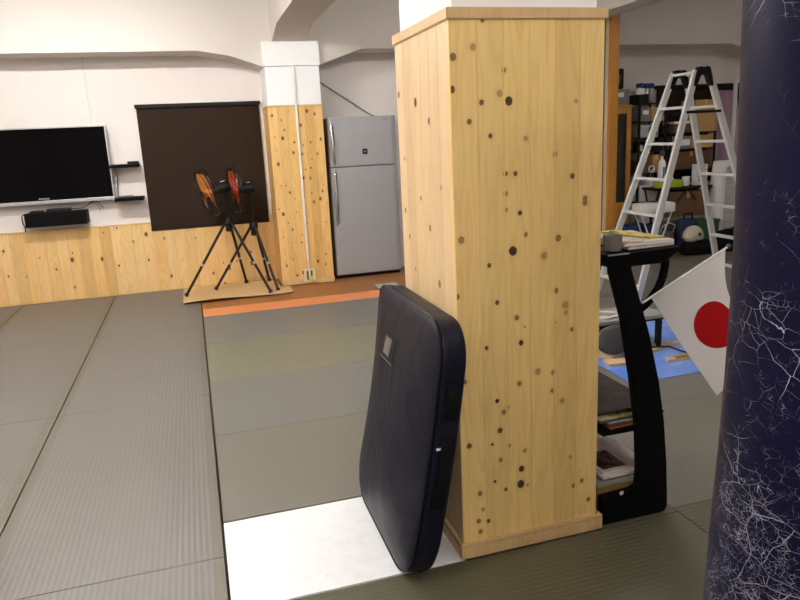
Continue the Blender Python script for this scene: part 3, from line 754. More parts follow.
MB().tube(pp, .0045, 6, closed=True).build('piping', plain('pad_piping', (0.005, 0.005, 0.009), .35, spec=.2), padt, True)
def bulge(a, v):
    e = max(abs(a)/.5, abs(v-PH/2)/(PH/2))
    prof = [(0, -.42), (.30, -.40), (.55, -.33), (.75, -.22), (.88, -.11), (.955, -.02), (1, .06)]
    for (e0, w0), (e1, w1) in zip(prof, prof[1:]):
        if e <= e1: return w0+(w1-w0)*(e-e0)/(e1-e0)
    return .06
def patch(a0, a1, v0, v1, lift, m, name, par, n=8):
    def fn(i, j):
        a = a0+(a1-a0)*i; v = v0+(v1-v0)*j
        return pad_map(a, v, bulge(a, v))-PO+Vector((-lift, 0, lift*.15))
    return MB().grid(fn, n, n).build(name, m, par, solid=.0006)
pa = patch(.005, .215, .690, .785, .0035, BLACKP, 'badge', padt)
patch(.075, .165, .705, .772, .0050, plain('badge_white', srgb(112, 110, 106), .5), 'badge_print', pa)
patch(.085, .155, .710, .716, .0060, GREYP, 'badge_lettering', pa); patch(.09, .15, .725, .76, .0060, plain('badge_grey', srgb(130, 112, 102), .5), 'badge_lettering', pa)
patch(.060, .072, .705, .772, .0050, plain('badge_green', srgb(70, 110, 90), .5), 'badge_stripe', pa)
patch(.005, .215, .686, .689, .0045, GREYP, 'badge_edge', pa)
# carrying straps on the near edge
for v0, v1 in ((.62, .74), (.30, .56)):
    mb = MB()
    def fn(i, j):
        v = v0+(v1-v0)*j; w = .35+.42*i
        return pad_map(-.5, v, w)-PO+Vector((0, -.004-.016*math.sin(PI*j), 0))
    mb.grid(fn, 3, 12); mb.build('strap', BLACKC, padt, solid=.004)
mb = MB(); mb.box(-.010, -.0015, -.004, .010, .0015, .004, 0, Matrix.Translation(pad_map(-.5, .52, .3)-PO+Vector((0, -.008, 0)))); mb.build('care_tag', WPLAST, padt)

# ------------------------------------------------------------------ magazine rack
rk = thing('magazine_rack', 'black magazine rack with slanted side panel behind the pine pillar', 'rack', (1.372, 2.095, 0))
RO = Vector((1.372, 2.095, 0))
outl = [(1.372, 0.0), (1.672, 0.0), (1.672, 0.06), (1.662, 0.21), (1.642, .39), (1.612, .555), (1.559, .758), (1.478, 1.0), (1.478, 1.034), (1.392, 1.034), (1.392, 1.0), (1.446, .818), (1.492, .581), (1.523, .384), (1.534, .20), (1.53, .128), (1.372, .118)]
ol = rounded([(x-RO.x, z) for x, z in outl], [.004, .03, .01, 0, 0, 0, 0, .003, 0, 0, 0, 0, 0, 0, .02, .03, 0], 5)
MB().prism(ol, 0.0, .03, 'y', .003).build('side_panel', BLACK, rk)
MB().prism(ol, .50, .53, 'y', .003).build('side_panel', BLACK, rk)
tray = MB().prism(rounded([(1.374-RO.x, 1.036), (1.374-RO.x, 1.060), (1.680-RO.x, 1.066), (1.682-RO.x, 1.056), (1.655-RO.x, 1.042), (1.615-RO.x, 1.018), (1.6-RO.x, 1.013), (1.39-RO.x, 1.013)], .004), -.005, .535, 'y', .002).build('top_tray', BLACK, rk)
MB().box(1.376-RO.x, -.007, 1.059, 1.46-RO.x, -.002, 1.0635).build('edge_strip', SILVER, tray)
br = [(1.631, 1.02), (1.628, .985), (1.620, .95), (1.604, .915), (1.580, .885), (1.552, .858), (1.532, .845)]
for yy in (.018, .512):
    mb = MB()
    for (a, b_) in zip(br, br[1:]): mb.bar((a[0]-RO.x, yy, a[1]), (b_[0]-RO.x, yy, b_[1]), .02, .022, (0, 1, 0))
    mb.build('brace', BLACK, rk)
MB().box(.02, .031, .355, .268, .499, .373, .002).build('shelf', BLACK, rk)
MB().box(.0, .031, .145, .165, .499, .162, .002).build('shelf', plain('grey_shelf', srgb(150, 150, 146), .5), rk)
MB().box(.0, .034, .004, .155, .496, .144, .002).build('base_box', WOOD_RACK, rk)
mb = MB()
mb.prism([(.088+.012*math.cos(a*PI/5)*(1 if a % 2 else .45), .122+.012*math.sin(a*PI/5)*(1 if a % 2 else .45)) for a in range(10)], -.0012, .0005, 'y')
mb.build('star_sticker', WPLAST, rk)

def mag(name, w, d, h, loc, rz, edge, cover, label, cat='magazine', group=None):
    t = thing(name, label, cat, loc, rz, group)
    MB().box(-w/2, -d/2, 0, w/2, d/2, h-.0012, .0005).build('pages', edge, t)
    MB().box(-w/2-.001, -d/2-.001, h-.0012, w/2+.001, d/2+.001, h).build('cover', cover, t)
    return t
G1 = 'magazines on the rack top'
z = 1.0665
for (w, d, h, x, y, rz, e, c, l) in ((.20, .28, .010, 1.575, 2.27, .05, PAPER, COV_MIX, 'lowest thick magazine of the stack on the rack top'), (.205, .28, .013, 1.578, 2.27, -.04, PAPER, COV_MIX, 'middle pale magazine of the stack on the rack top'),
):
    mag('magazine', w, d, h, (x, y, z), rz, e, c, l, 'magazine', G1); z += h+.0006
mag('magazine', .075, .25, .005, (1.612, 2.30, z), .22, YELLOW, COV_YEL, 'yellow printed magazine lying topmost on the rack top stack', 'magazine', G1)
t = thing('plastic_cup', 'smoky grey plastic tub at the left end of the rack top', 'cup', (1.428, 2.145, 1.0655))
MB().lathe([(.027, 0), (.031, .003), (.034, .052), (.035, .056), (.032, .056), (.029, .005), (.001, .004)], 24).build('bowl', smoky(), t, True)
t2 = thing('small_jar', 'clear little jar behind the smoky tub on the rack top', 'cup', (1.40, 2.23, 1.0655))
MB().lathe([(.022, 0), (.025, .004), (.026, .05), (.022, .05), (.02, .006), (.001, .005)], 20).build('bowl', smoky(), t2, True)
# middle shelf
G2 = 'magazines on the middle rack shelf'
z = .3735
for k, (w, d, h, x, y, rz, e, c, l) in enumerate(((.21, .26, .012, 1.53, 2.27, .03, ORANGEC, COV_DARK, 'orange-edged magazine at the bottom of the middle shelf pile'), (.205, .27, .010, 1.525, 2.272, -.03, GREYD, COV_MIX, 'dark grey magazine second in the middle shelf pile'),
        (.20, .25, .010, 1.52, 2.27, .05, PAPER, COV_MIX, 'white-edged magazine third in the middle shelf pile'), (.285, .26, .012, 1.527, 2.263, 0.0, GREYD, COV_GREEN, 'magazine with yellow-green cover print on the middle shelf'))):
    mag('magazine', w, d, h, (x, y, z), rz, e, c, l, 'magazine', G2); z += h+.0006
mb = MB()
tag(mb.prism(rounded([(-.14, -.205), (.145, -.205), (.145, .205), (-.14, .205)], .01), 0, .012, 'z', .001).build('folder', COV_DARK, loc=(1.517, 2.375, z+.001)), 'large dark brown folder with faint scribbles lying on the middle rack magazines', 'folder')
# bottom shelf
G3 = 'magazines on the bottom rack shelf'
z = .1627
for k, (w, d, h, x, y, rz, e, c, l) in enumerate(((.21, .28, .008, 1.505, 2.28, .0, GREYP, COV_MIX, 'grey-edged magazine at the bottom of the low rack pile'), (.205, .28, .009, 1.50, 2.275, .04, PAPER, COV_PINK, 'white magazine second in the low rack pile'), (.21, .29, .008, 1.505, 2.285, -.03, PAPER, COV_PINK, 'white magazine third in the low rack pile'))):
    mag('magazine', w, d, h, (x, y, z), rz, e, c, l, 'magazine', G3); z += h+.0006
t = mag('magazine', .215, .29, .006, (1.51, 2.29, z), .03, PAPER, COV_PINK, 'white magazine with a large dark photo topmost on the low rack pile', 'magazine', G3)
mb = MB(); mb.box(-.095, -.125, .006, .015, .02, .0066); mb.build('cover_photo', COV_PHOTO, t)

# flag
fl = thing('flag', 'small white flag with a red disc on a thin pole at the rack', 'flag', (1.53, 2.078, .885))
FO = Vector((1.53, 2.078, .885))
A = Vector((1.862, 2.072, 1.044)); B = Vector((1.545, 2.072, .896)); dv = Vector((.304, 0, -.423)); 
MB().tube([Vector((1.512, 2.078, .8765))-FO, A+(A-B).normalized()*.012+Vector((0, .006, 0))-FO], .0042, 8).build('pole', WIRE_W, fl, True)
MB().lathe([(.002, -.009), (.008, -.005), (.0095, 0), (.008, .006), (.002, .009)], 12, Matrix.Translation(A+(A-B).normalized()*.016+Vector((0, .006, 0))-FO)).build('knob', plain('knob_dark', srgb(92, 84, 66), .35), fl, True)
bm = bmesh.new(); uvl = bm.loops.layers.uv.new('UVMap'); NU, NV = 30, 24; VV = {}
for i in range(NU+1):
    for j in range(NV+1):
        u, v = i/NU, j/NV                       # u: hoist -> fly, v: lower hoist corner -> upper
        p = B+(A-B)*v + dv*u
        sag = math.sin(PI*min(1, u*1.15))*v**3
        p += Vector((-.085*sag, 0, -.03*sag))
        p.y += .010*math.sin(u*5+v*3)*u - .006*math.sin(v*9+u*2)*u + .004 
        VV[i, j] = (bm.verts.new(p-FO), u, v)
for i in range(NU):
    for j in range(NV):
        q = [VV[i, j], VV[i+1, j], VV[i+1, j+1], VV[i, j+1]]
        f = bm.faces.new([k[0] for k in q]); f.smooth = True
        for l, k in zip(f.loops, q): l[uvl].uv = (k[1], k[2])
me = bpy.data.meshes.new('cloth'); bm.to_mesh(me); bm.free(); me.materials.append(flag_mat())
o = bpy.data.objects.new('cloth', me); COL.objects.link(o); o.parent = fl

# ------------------------------------------------------------------ hanging punching bag
BX, BY = 0.926, 0.764
bg = thing('punching_bag', 'cracked navy vinyl punching bag close at the right edge', 'punching bag', (BX, BY, 0.30))
prof = [(.02, 0.0), (.10, .002), (.165, .012), (.182, .04), (.1835, .15), (.182, .36), (.178, .52), (.173, .66), (.1695, .80), (.1685, .92), (.1690, 1.02), (.171, 1.12), (.1735, 1.23), (.177, 1.37), (.179, 1.5), (.18, 1.72), (.175, 1.745), (.10, 1.755), (.02, 1.757)]
MB().lathe(prof, 96).build('body', bag_vinyl(), bg, True)
mb = MB()
for k in range(4):
    a = PI/4+k*PI/2
    mb.tube([(.14*math.cos(a), .14*math.sin(a), 1.752), (.0, .0, 2.15)], .006, 6)
mb.tube([(0, 0, 2.15), (0, 0, ZC-.30)], .007, 6)
mb.build('chain', CHROME, bg, True)
MB().lathe([(.05, ZC-.302), (.05, ZC-.32), (.02, ZC-.34)], 16).build('ceiling_hook', BLACKM, bg, True)

# ------------------------------------------------------------------ stepladder
LX, LY, LH = 4.065, 5.043, 1.914
ld = thing('stepladder', 'aluminium A-frame stepladder standing open in the storage corner', 'ladder', (LX, LY, 0.0), 4.688)
def lad_pt(sa, sb, t):
    """sa: which rail (-1 far, 1 near), sb: section, t: 0 top .. 1 floor (ladder frame)."""
    w = .282+(.619-.282)*t; g = .12/2+(.675-.12/2)*t
    return Vector((sa*w/2, sb*g, LH*(1-t)))
for sb in (-1, 1):
    for sa in (-1, 1):
        p, q = lad_pt(sa, sb, .0), lad_pt(sa, sb, 1.0)
        d = (q-p).normalized()
        mb = MB(); mb.bar(p, q-d*.02, .052, .028, (1, 0, 0), .003)
        r_ = mb.build('rail', ALU, ld)
        MB().bar(q-d*.075, q-d*.02, .055, .03, (1, 0, 0), .004).build('foot', RUBBER, r_)
    slope = math.hypot(LH, .675-.06)
    for k in range(1, 7):
        t = k*.3/slope
        a, b_ = lad_pt(-1, sb, t), lad_pt(1, sb, t)
        MB().bar(a, b_, .05, .022, (0, 0, 1), .003).build('rung', ALU, ld)
    a, b_ = lad_pt(-1, sb, .008), lad_pt(1, sb, .008)
    MB().bar(a, b_, .03, .02, (0, 0, 1), .003).build('top_bar', ALU, ld)
for sa in (-1, 1):
    mb = MB(); x = sa*(.282/2+.006)
    mb.prism(rounded([(-.085, LH-.07), (-.055, LH+.025), (-.02, LH+.03), (0, LH+.012), (.02, LH+.03), (.055, LH+.025), (.085, LH-.07), (.095, LH-.125), (.065, LH-.125), (.025, LH-.035), (-.025, LH-.035), (-.065, LH-.125), (-.095, LH-.125)], .012, 3), x-.022, x+.022, 'x', .002)
    mb.build('hinge', BLACKP, ld)
    a, b_ = lad_pt(sa, -1, .17), lad_pt(sa, 1, .17)
    MB().bar(a+Vector((sa*.012, 0, 0)), b_+Vector((sa*.012, 0, 0)), .012, .022, (0, 0, 1)).build('lock_bar', BLACKM, ld)

# ------------------------------------------------------------------ blue sheet, bench and scraps
tag(MB().prism(rounded([(-.785, -.59), (.55, -.565), (.75, .80), (-.70, .90)], .02), 0, .004, 'z').build('printed_sheet', blue_sheet(), loc=(3.17, 3.945, .0005)), 'blue cloudy plastic sheet spread on the mats behind the rack', 'sheet')
SZ = 0.0048
for (x, y, w, d, rz, l) in ((2.565, 3.86, .16, .12, .5, 'pale wooden offcut under the grey cushion of the bench'), (2.85, 3.86, .14, .14, .3, 'square wooden offcut beside the right bench leg'), (2.97, 3.60, .30, .03, .0, 'thin wooden lath lying on the blue sheet'), (3.06, 3.90, .22, .04, -.2, 'short lath right of the bench leg'), (2.72, 4.03, .25, .11, .1, 'wooden offcut behind the grey cushion'), (2.52, 3.70, .16, .10, -.2, 'wooden offcut nearest the pine pillar on the sheet')):
    tag(MB().box(-w/2, -d/2, 0, w/2, d/2, .018, .002).build('wood_scrap', WOOD_SCRAP, loc=(x, y, SZ+.001)), l, 'wood scrap', 'wood scraps on the blue sheet').rotation_euler[2] = rz
t = thing('wooden_block', 'brown block lying on the thin lath on the blue sheet', 'wood block', (2.93, 3.602, SZ+.0195))
MB().box(-.05, -.014, 0, .05, .014, .012, .002).build('block', WOOD_CAB, t)
t = thing('paint_brush', 'small white-handled tool on the blue sheet beside the flag edge', 'tool', (3.12, 3.70, SZ+.001), .5)
MB().box(-.08, -.012, 0, .02, .012, .016, .004).build('grip', WPLAST, t); MB().box(.02, -.02, 0, .07, .02, .014, .004).build('bristles', BLACKP, t)
t = thing('power_cable', 'black cable across the blue sheet beside the bench leg', 'cable', (0, 0, 0))
MB().tube([(2.74, 3.99, .036), (2.82, 3.84, .034), (2.98, 3.79, .034), (3.03, 3.72, .014), (3.05, 3.66, .013)], .006, 6).build('lead', BLACKP, t, True)
bn = thing('bench', 'low grey-topped bench with black legs on the blue sheet', 'bench', (2.83, 4.02, SZ))
MB().box(-.42, -.14, .205, .20, .16, .235, .01).build('top', plain('bench_grey', srgb(148, 146, 140), .5), bn)
MB().box(-.40, -.125, .19, .18, .145, .2055).build('apron', BLACKP, bn)
for sx in (-.14, .145):
    for sy in (-.12, .13): MB().box(sx-.017, sy-.017, 0, sx+.017, sy+.017, .191, .003).build('leg', BLACKP, bn)
t = thing('cushion', 'round dark grey cushion leaning on the front of the bench', 'cushion', (2.585, 3.83, .024))
mt = Matrix.Translation((0, 0, .10)) @ Matrix.Rotation(PI/2-.15, 4, 'X') @ Matrix.Diagonal((1.35, 0.92, 1, 1))
MB().lathe([(.01, -.03), (.085, -.026), (.105, -.012), (.108, 0), (.105, .012), (.085, .026), (.01, .03)], 40, mt).build('cover', GREYD, t, True)
t = thing('wire_hanger', 'white wire hanger lying on the grey bench top', 'hanger', (2.62, 4.0, SZ+.236))
MB().tube([(-.16, .03, .008), (-.02, -.07, .008), (.16, -.03, .008), (.0, .09, .008)], .008, 8, closed=True).build('frame', WIRE_W, t, True)
MB().tube([(.16, -.03, .008), (-.05, -.09, .01), (-.10, -.10, .015), (-.14, -.07, .012)], .005, 8).build('hook', WIRE_W, t, True)
t = thing('roll', 'small dark roll on the grey bench top beside the wire hanger', 'roll', (2.55, 4.125, SZ+.236))
MB().lathe([(.045, 0), (.05, .006), (.05, .035), (.045, .04), (.02, .04), (.02, .0)], 24).build('tape', GREYD, t, True)

# ------------------------------------------------------------------ storage corner
FZ = -0.008
def boxed(name, m, x0, y0, z0, x1, y1, z1, label, cat, bev=.004, group=None, lid=None):
    """A carton with separate flaps/tape or lid."""
    t = thing(name, label, cat, ((x0+x1)/2, (y0+y1)/2, z0), 0, group)
    w, d, h = (x1-x0)/2, (y1-y0)/2, z1-z0
    MB().box(-w, -d, 0, w, d, h, bev).build('body', m, t)
    if lid == 'tape':
        MB().box(-.022, -d-.001, h*.72, .022, d+.001, h+.001).build('tape', CARD_T if m is not CARD_T else CARD, t)
    elif lid == 'label':
        MB().box(-w*.55, -d-.0015, h*.5, w*.55, -d+.001, h*.8).build('label_sheet', WPLAST, t)
    elif lid is not None:
        MB().box(-w-.006, -d-.006, h-.03, w+.006, d+.006, h+.006, .004).build('lid', lid, t)
    return t
cb = thing('cabinet', 'honey wooden cabinet with a dark glass door beside the post', 'cabinet', (4.95, 7.42, FZ))
MB().box(-.30, .02, 0, .215, .38, 1.74, .003).build('body', WOOD_CAB, cb)
MB().box(-.305, .0, 1.735, .225, .385, 1.76, .003).build('top', WOOD_CAB, cb)
mb = MB()
mb.box(-.30, 0, .52, -.235, .02, 1.73, .002); mb.box(.15, 0, .52, .215, .02, 1.73, .002)
mb.box(-.235, 0, 1.66, .15, .02, 1.73, .002); mb.box(-.235, 0, .52, .15, .02, .60, .002)
dr = mb.build('door', WOOD_CAB, cb)
MB().box(-.235, .006, .60, .15, .014, 1.66).build('glass', plain('dark_glass', (0.03, 0.028, 0.02), .15), dr)
MB().tube([(.125, -.012, .62), (.125, -.012, 1.6)], .008, 8).build('handle', BLACKM, dr, True)
for z0, z1 in ((.03, .26), (.275, .505)):
    d_ = MB().box(-.295, 0, z0, .21, .02, z1, .003).build('drawer', WOOD_CAB, cb)
    MB().lathe([(.012, 0), (.018, .02), (.004, .026)], 12, Matrix.Translation((-.05, 0, (z0+z1)/2)) @ Matrix.Rotation(PI/2, 4, 'X')).build('knob', BLACKM, d_, True)
boxed('storage_box', GREYP, 4.80, 7.46, 1.7525, 5.155, 7.76, 1.935, 'grey storage box with a white sticker on top of the cabinet', 'box', .008, None, 'label')
t = thing('loudspeaker', 'black speaker standing on the grey storage box', 'speaker', (4.985, 7.60, 1.9355))
MB().box(-.12, -.10, 0, .12, .10, .245, .03).build('case', BLACKP, t, True)
MB().lathe([(.07, 0), (.07, .008), (.055, .012), (.02, .004)], 24, Matrix.Translation((0, -.099, .12)) @ Matrix.Rotation(PI/2, 4, 'X')).build('cone', GREYD, t, True)

sh = thing('shelf_unit', 'dark open shelf unit between the cabinet and the covered window', 'shelf', (5.49, 7.62, FZ))
for sx in (-.19, .19):
    for sy in (-.16, .16): MB().box(sx-.012, sy-.012, 0, sx+.012, sy+.012, 1.762, .002).build('upright', BROWN_DK, sh)
LV = (.30, .58, .93, 1.20, 1.36, 1.555, 1.775)
for z in LV: MB().box(-.205, -.175, z-.015, .205, .175, z, .002).build('shelf_board', BROWN_DK, sh)
def on(k): return FZ+LV[k]+.001
boxed('storage_bin', BROWN_DK, 5.295, 7.47, on(6), 5.43, 7.75, on(6)+.10, 'dark brown box on the shelf top beside the blue-capped bottles', 'box')
t = thing('tape_dispenser', 'white and blue dispenser on the dark brown box', 'dispenser', (5.36, 7.58, on(6)+.1008))
MB().prism(rounded([(-.06, 0), (.06, 0), (.06, .07), (.02, .10), (-.06, .05)], .01), -.05, .05, 'y', .004).build('body', WPLAST, t)
MB().box(-.005, -.052, .07, .05, .052, .135, .01).build('cap', BLUECAP, t)
for x, l in ((5.475, 'silver bottle with blue cap, left of the pair on the shelf top'), (5.545, 'silver bottle with blue cap, right of the pair on the shelf top')):
    t = thing('spray_bottle', l, 'bottle', (x, 7.58, on(6)), 0, 'blue-capped bottles on the shelf top')
    MB().lathe([(.028, 0), (.031, .004), (.031, .165), (.024, .178)], 20).build('body', SILVER, t, True)
    MB().lathe([(.033, .174), (.034, .18), (.034, .225), (.028, .232)], 20).build('cap', BLUECAP, t, True)
boxed('storage_box', GREYP, 5.315, 7.46, on(5), 5.46, 7.74, on(5)+.165, 'pale grey box on the upper shelf beside a tan carton', 'box', .006, None, 'label')
boxed('carton', CARD_T, 5.47, 7.46, on(5), 5.655, 7.74, on(5)+.16, 'tan carton on the upper shelf under the bottles', 'box', .003, None, 'tape')
t = thing('printer', 'pale grey machine with a black knob on the third shelf down', 'printer', (5.45, 7.60, on(4)))
MB().box(-.13, -.14, 0, .13, .13, .155, .012).build('case', plain('pale_grey', srgb(168, 172, 170), .5), t)
MB().lathe([(.03, 0), (.03, .02), (.018, .03)], 16, Matrix.Translation((.02, -.139, .10)) @ Matrix.Rotation(PI/2, 4, 'X')).build('knob', BLACKP, t, True)
MB().box(.06, -.143, .03, .11, -.138, .07).build('button_panel', BLACKP, t)
t = thing('mug', 'white mug on the shelf below the pale grey machine', 'mug', (5.37, 7.53, on(3)))
MB().lathe([(.03, 0), (.034, .003), (.036, .075), (.032, .075), (.03, .008), (.001, .007)], 20).build('bowl', WPLAST, t, True)
boxed('storage_bin', BLACKP, 5.43, 7.47, on(3), 5.60, 7.74, on(3)+.11, 'black box beside the white mug on the shelf', 'box')
boxed('carton', CARD_D, 5.316, 7.46, on(2), 5.46, 7.74, on(2)+.15, 'brown carton on the middle shelf beside a tape roll', 'box', .003, None, 'tape')
boxed('carton', CARD_T, 5.545, 7.50, on(2), 5.66, 7.74, on(2)+.22, 'tan carton behind the tape roll on the middle shelf', 'box', .003, None, 'tape')
t = thing('tape_roll', 'white ring of tape standing on the middle shelf', 'tape roll', (5.50, 7.475, on(2)+.048))
MB().lathe([(.03, -.02), (.047, -.02), (.047, .02), (.03, .02), (.03, -.02)], 28, Matrix.Rotation(PI/2, 4, 'X'), cap=False).build('ring', WPLAST, t, True)
boxed('paper_box', WPLAST, 5.33, 7.46, on(1), 5.50, 7.74, on(1)+.20, 'white box on the shelf left of a paler tall box', 'box', .004, None, 'label')
boxed('paper_box', PAPER, 5.51, 7.46, on(1), 5.655, 7.74, on(1)+.27, 'cream tall box on the second lowest shelf', 'box', .004)
boxed('paper_box', WPLAST, 5.317, 7.475, on(0), 5.65, 7.74, on(0)+.19, 'wide white box on the lowest shelf', 'box', .004)

# covered window
wn = thing('window_blind', 'dark brown blind over the window of the storage corner', 'blind', (6.43, YW, .74))
MB().box(-.64, -.03, .02, .64, -.024, 1.22).build('cloth', BROWN_BLIND, wn)
MB().box(-.66, -.07, 1.20, .66, 0, 1.245, .004).build('cassette', BROWN_DK, wn)
MB().box(-.645, -.036, 0, .645, -.016, .026, .004).build('bottom_rail', BROWN_DK, wn)
struct(MB().box(-.60, -.016, .04, .60, 0, 1.2).build('window_2', plain('night_glass', (0.02, 0.022, 0.025), 0.1), loc=(6.43, YW, .74)), 'window behind the brown blind of the storage corner', 'window')
# second stand with cartons in front of the window
st = thing('storage_stand', 'dark stand of cartons in front of the covered window', 'shelf', (6.09, 7.60, FZ))
for sx in (-.33, .33):
    for sy in (-.14, .14): MB().box(sx-.012, sy-.012, 0, sx+.012, sy+.012, 1.384, .002).build('upright', BROWN_DK, st)
for z in (.95, 1.20, 1.40): MB().box(-.345, -.155, z-.018, .345, .155, z, .002).build('shelf_board', BROWN_DK, st)
boxed('carton', CARD_T, 6.115, 7.46, FZ+1.401, 6.42, 7.74, 1.78, 'large tan carton seen between the ladder legs', 'box', .003, None, 'tape')
boxed('carton', CARD_D, 5.80, 7.46, FZ+1.401, 6.10, 7.74, 1.50, 'flat brown carton under the loose white papers', 'box', .003)
tag(MB().box(-.11, -.12, 0, .11, .12, .03, .002).build('paper_pile', PAPER, loc=(5.93, 7.59, 1.501)), 'loose pile of white papers on the flat brown carton', 'paper')
t = boxed('paper_box', GREYP, 5.776, 7.475, FZ+1.201, 6.06, 7.74, 1.345, 'grey box with a white paper sheet behind the ladder', 'box', .004)
MB().box(-.06, -.1345, .04, .14, -.131, .115).build('paper_sheet', WPLAST, t)
boxed('carton', CARD_T, 6.08, 7.475, FZ+1.201, 6.405, 7.74, 1.35, 'low tan carton under the large tan carton', 'box', .003)
boxed('carton', CARD_D, 5.78, 7.475, FZ+.951, 6.40, 7.74, 1.16, 'wide brown carton on the lower board of the stand', 'box', .003, None, 'tape')

# mauve cloth hanging before the window
t = thing('hanging_cloth', 'mauve cloth hanging in front of the covered window', 'cloth', (6.70, 7.62, 0.95))
def fn(i, j):
    w = .14+.14*(1-j)**.8
    x = (i-.5)*2*w; return (x, .03*math.sin(i*16+j*2)*(1-.4*j)+.01*math.sin(i*7), j*.94)
MB().grid(fn, 40, 14).build('cloth', MAUVE, t, True, solid=.006)
MB().tube([(-.17, 0, .945), (-.08, 0, .965), (0, 0, .985), (.08, 0, .965), (.17, 0, .945)], .006, 8).build('hanger', BLACKP, t, True)
MB().tube([(0, 0, .985), (0, .06, 1.02), (0, .1, .99)], .004, 8).build('hook', BLACKM, t, True)

# white sack with grey ribbed front
t = thing('paper_sack', 'tall white sack with grey ribbed front behind the ladder', 'sack', (6.355, 7.12, FZ))
def sack(prof, n, z0):
    mb = MB(); rings = []
    for (z, a, b_) in prof:
        rings.append([mb.bm.verts.new((a*abs(math.cos(q))**.6*(1 if math.cos(q) >= 0 else -1)+.008*math.sin(5*q+z*9), b_*abs(math.sin(q))**.6*(1 if math.sin(q) >= 0 else -1), z)) for q in [2*PI*k/n for k in range(n)]])
    for A_, B_ in zip(rings, rings[1:]):
        for k in range(n): mb._f([A_[k], A_[(k+1) % n], B_[(k+1) % n], B_[k]])
    mb._f(rings[0][::-1]); mb._f(rings[-1])
    return mb
sack([(0, .20, .12), (.05, .23, .14), (.3, .235, .145), (.55, .225, .14), (.8, .215, .12), (1.0, .205, .07), (1.045, .20, .05)], 48, 0).build('body', plain('white_sack', srgb(228, 224, 220), .7), t, True)
def fn(i, j):
    z = .12+.86*j; c = -.10+.035*math.sin(j*3); w = .085*math.sin(PI*(.12+.8*j))+.02
    return (c+(i-.5)*2*w, -.152+.05*max(0, j-.55)-.004*math.sin(j*90), z)
MB().grid(fn, 6, 60).build('ribbed_panel', plain('rib_grey', srgb(176, 174, 174), .6), t, True, solid=.004)
t = thing('pole', 'white metal pole leaning behind the ladder at the right', 'pole', (6.575, 7.33, FZ+.001))
MB().bar((.0, 0, 0), (.02, .02, 2.05), .045, .03, (0, 1, 0), .004).build('shaft', ALU, t)
MB().bar((0, 0, 0), (.001, .001, .08), .05, .036, (0, 1, 0), .004).build('end_cap', BLACKP, t)

# folding table with small things
tb = thing('folding_table', 'black folding table against the covered window', 'table', (5.72, 7.25, FZ))
MB().box(-.39, -.16, .735, .39, .16, .765, .004).build('tabletop', BLACKP, tb)
for sx in (-.365, .365):
    MB().tube([(sx, -.14, 0), (sx, .13, .735)], .012, 8).build('leg', BLACKM, tb, True)
    MB().tube([(sx, -.14, .735), (sx, .13, 0)], .012, 8).build('leg', BLACKM, tb, True)
for sx in (-1, 1): MB().tube([(.03+sx*.01, -.15, .73), (.03+sx*.13, -.15, .60)], .009, 8).build('brace', BLACKM, tb, True)
TZ = FZ+.766
t = thing('tissue_box', 'lime green tissue box on the black folding table', 'tissue box', (5.545, 7.19, TZ))
MB().box(-.155, -.06, 0, .155, .06, .085, .004).build('carton', LIME, t)
MB().box(-.10, -.035, .0848, .10, .035, .0868, .0005).build('slot', WPLAST, t)
def fn(i, j): return ((i-.5)*.17*(1-.3*j), .012*math.sin(i*9), .086+j*(.05+.02*math.sin(i*6)))
MB().grid(fn, 14, 5).build('tissue', WPLAST, t, True, solid=.001)
t = thing('dispenser_bottle', 'white lotion bottle standing behind the lime tissue box', 'bottle', (5.545, 7.325, TZ))
MB().lathe([(.042, 0), (.046, .006), (.046, .28), (.03, .32), (.014, .335), (.014, .37)], 24).build('body', WPLAST, t, True)
MB().lathe([(.024, .37), (.03, .375), (.03, .425), (.02, .44)], 16).build('cap', GREYD, t, True)
MB().box(-.018, -.0485, .10, .018, -.044, .24, .001).build('printed_label', GREYP, t)
for x, y, l in ((5.80, 7.20, 'white mug right of the lime tissue box'), (5.875, 7.28, 'white mug next to the white carton on the folding table')):
    t = thing('mug', l, 'mug', (x, y, TZ), .5, 'white mugs on the folding table')
    MB().lathe([(.034, 0), (.04, .004), (.044, .105), (.04, .105), (.036, .01), (.001, .008)], 24).build('bowl', WPLAST, t, True)
    MB().tube([(.042, 0, .085), (.068, 0, .08), (.07, 0, .045), (.042, 0, .028)], .006, 8).build('handle', WPLAST, t, True)
t = thing('milk_carton', 'white carton with grey print at the right end of the folding table', 'carton', (6.0, 7.20, TZ))
MB().box(-.075, -.05, 0, .075, .05, .25, .003).build('carton', plain('carton_white', srgb(222, 220, 222), .5), t)
mb = MB()
for k in range(4): mb.box(-.06+.005*(k % 2), -.0515, .05+k*.042, .055-.012*(k % 3), -.0495, .05+k*.042+.016)
mb.box(-.05, -.0515, .222, .03, -.0495, .238); mb.build('print', GREYP, t)
boxed('storage_bin', GREYD, 5.50, 7.125, FZ+.0005, 6.04, 7.37, .385, 'dark grey tote under the folding table', 'box', .01, None, GREYP)
boxed('carton', CARD_D, 5.54, 7.125, .393, 6.04, 7.37, .70, 'dark brown carton stacked on the grey tote under the table', 'box', .004, None, 'tape')

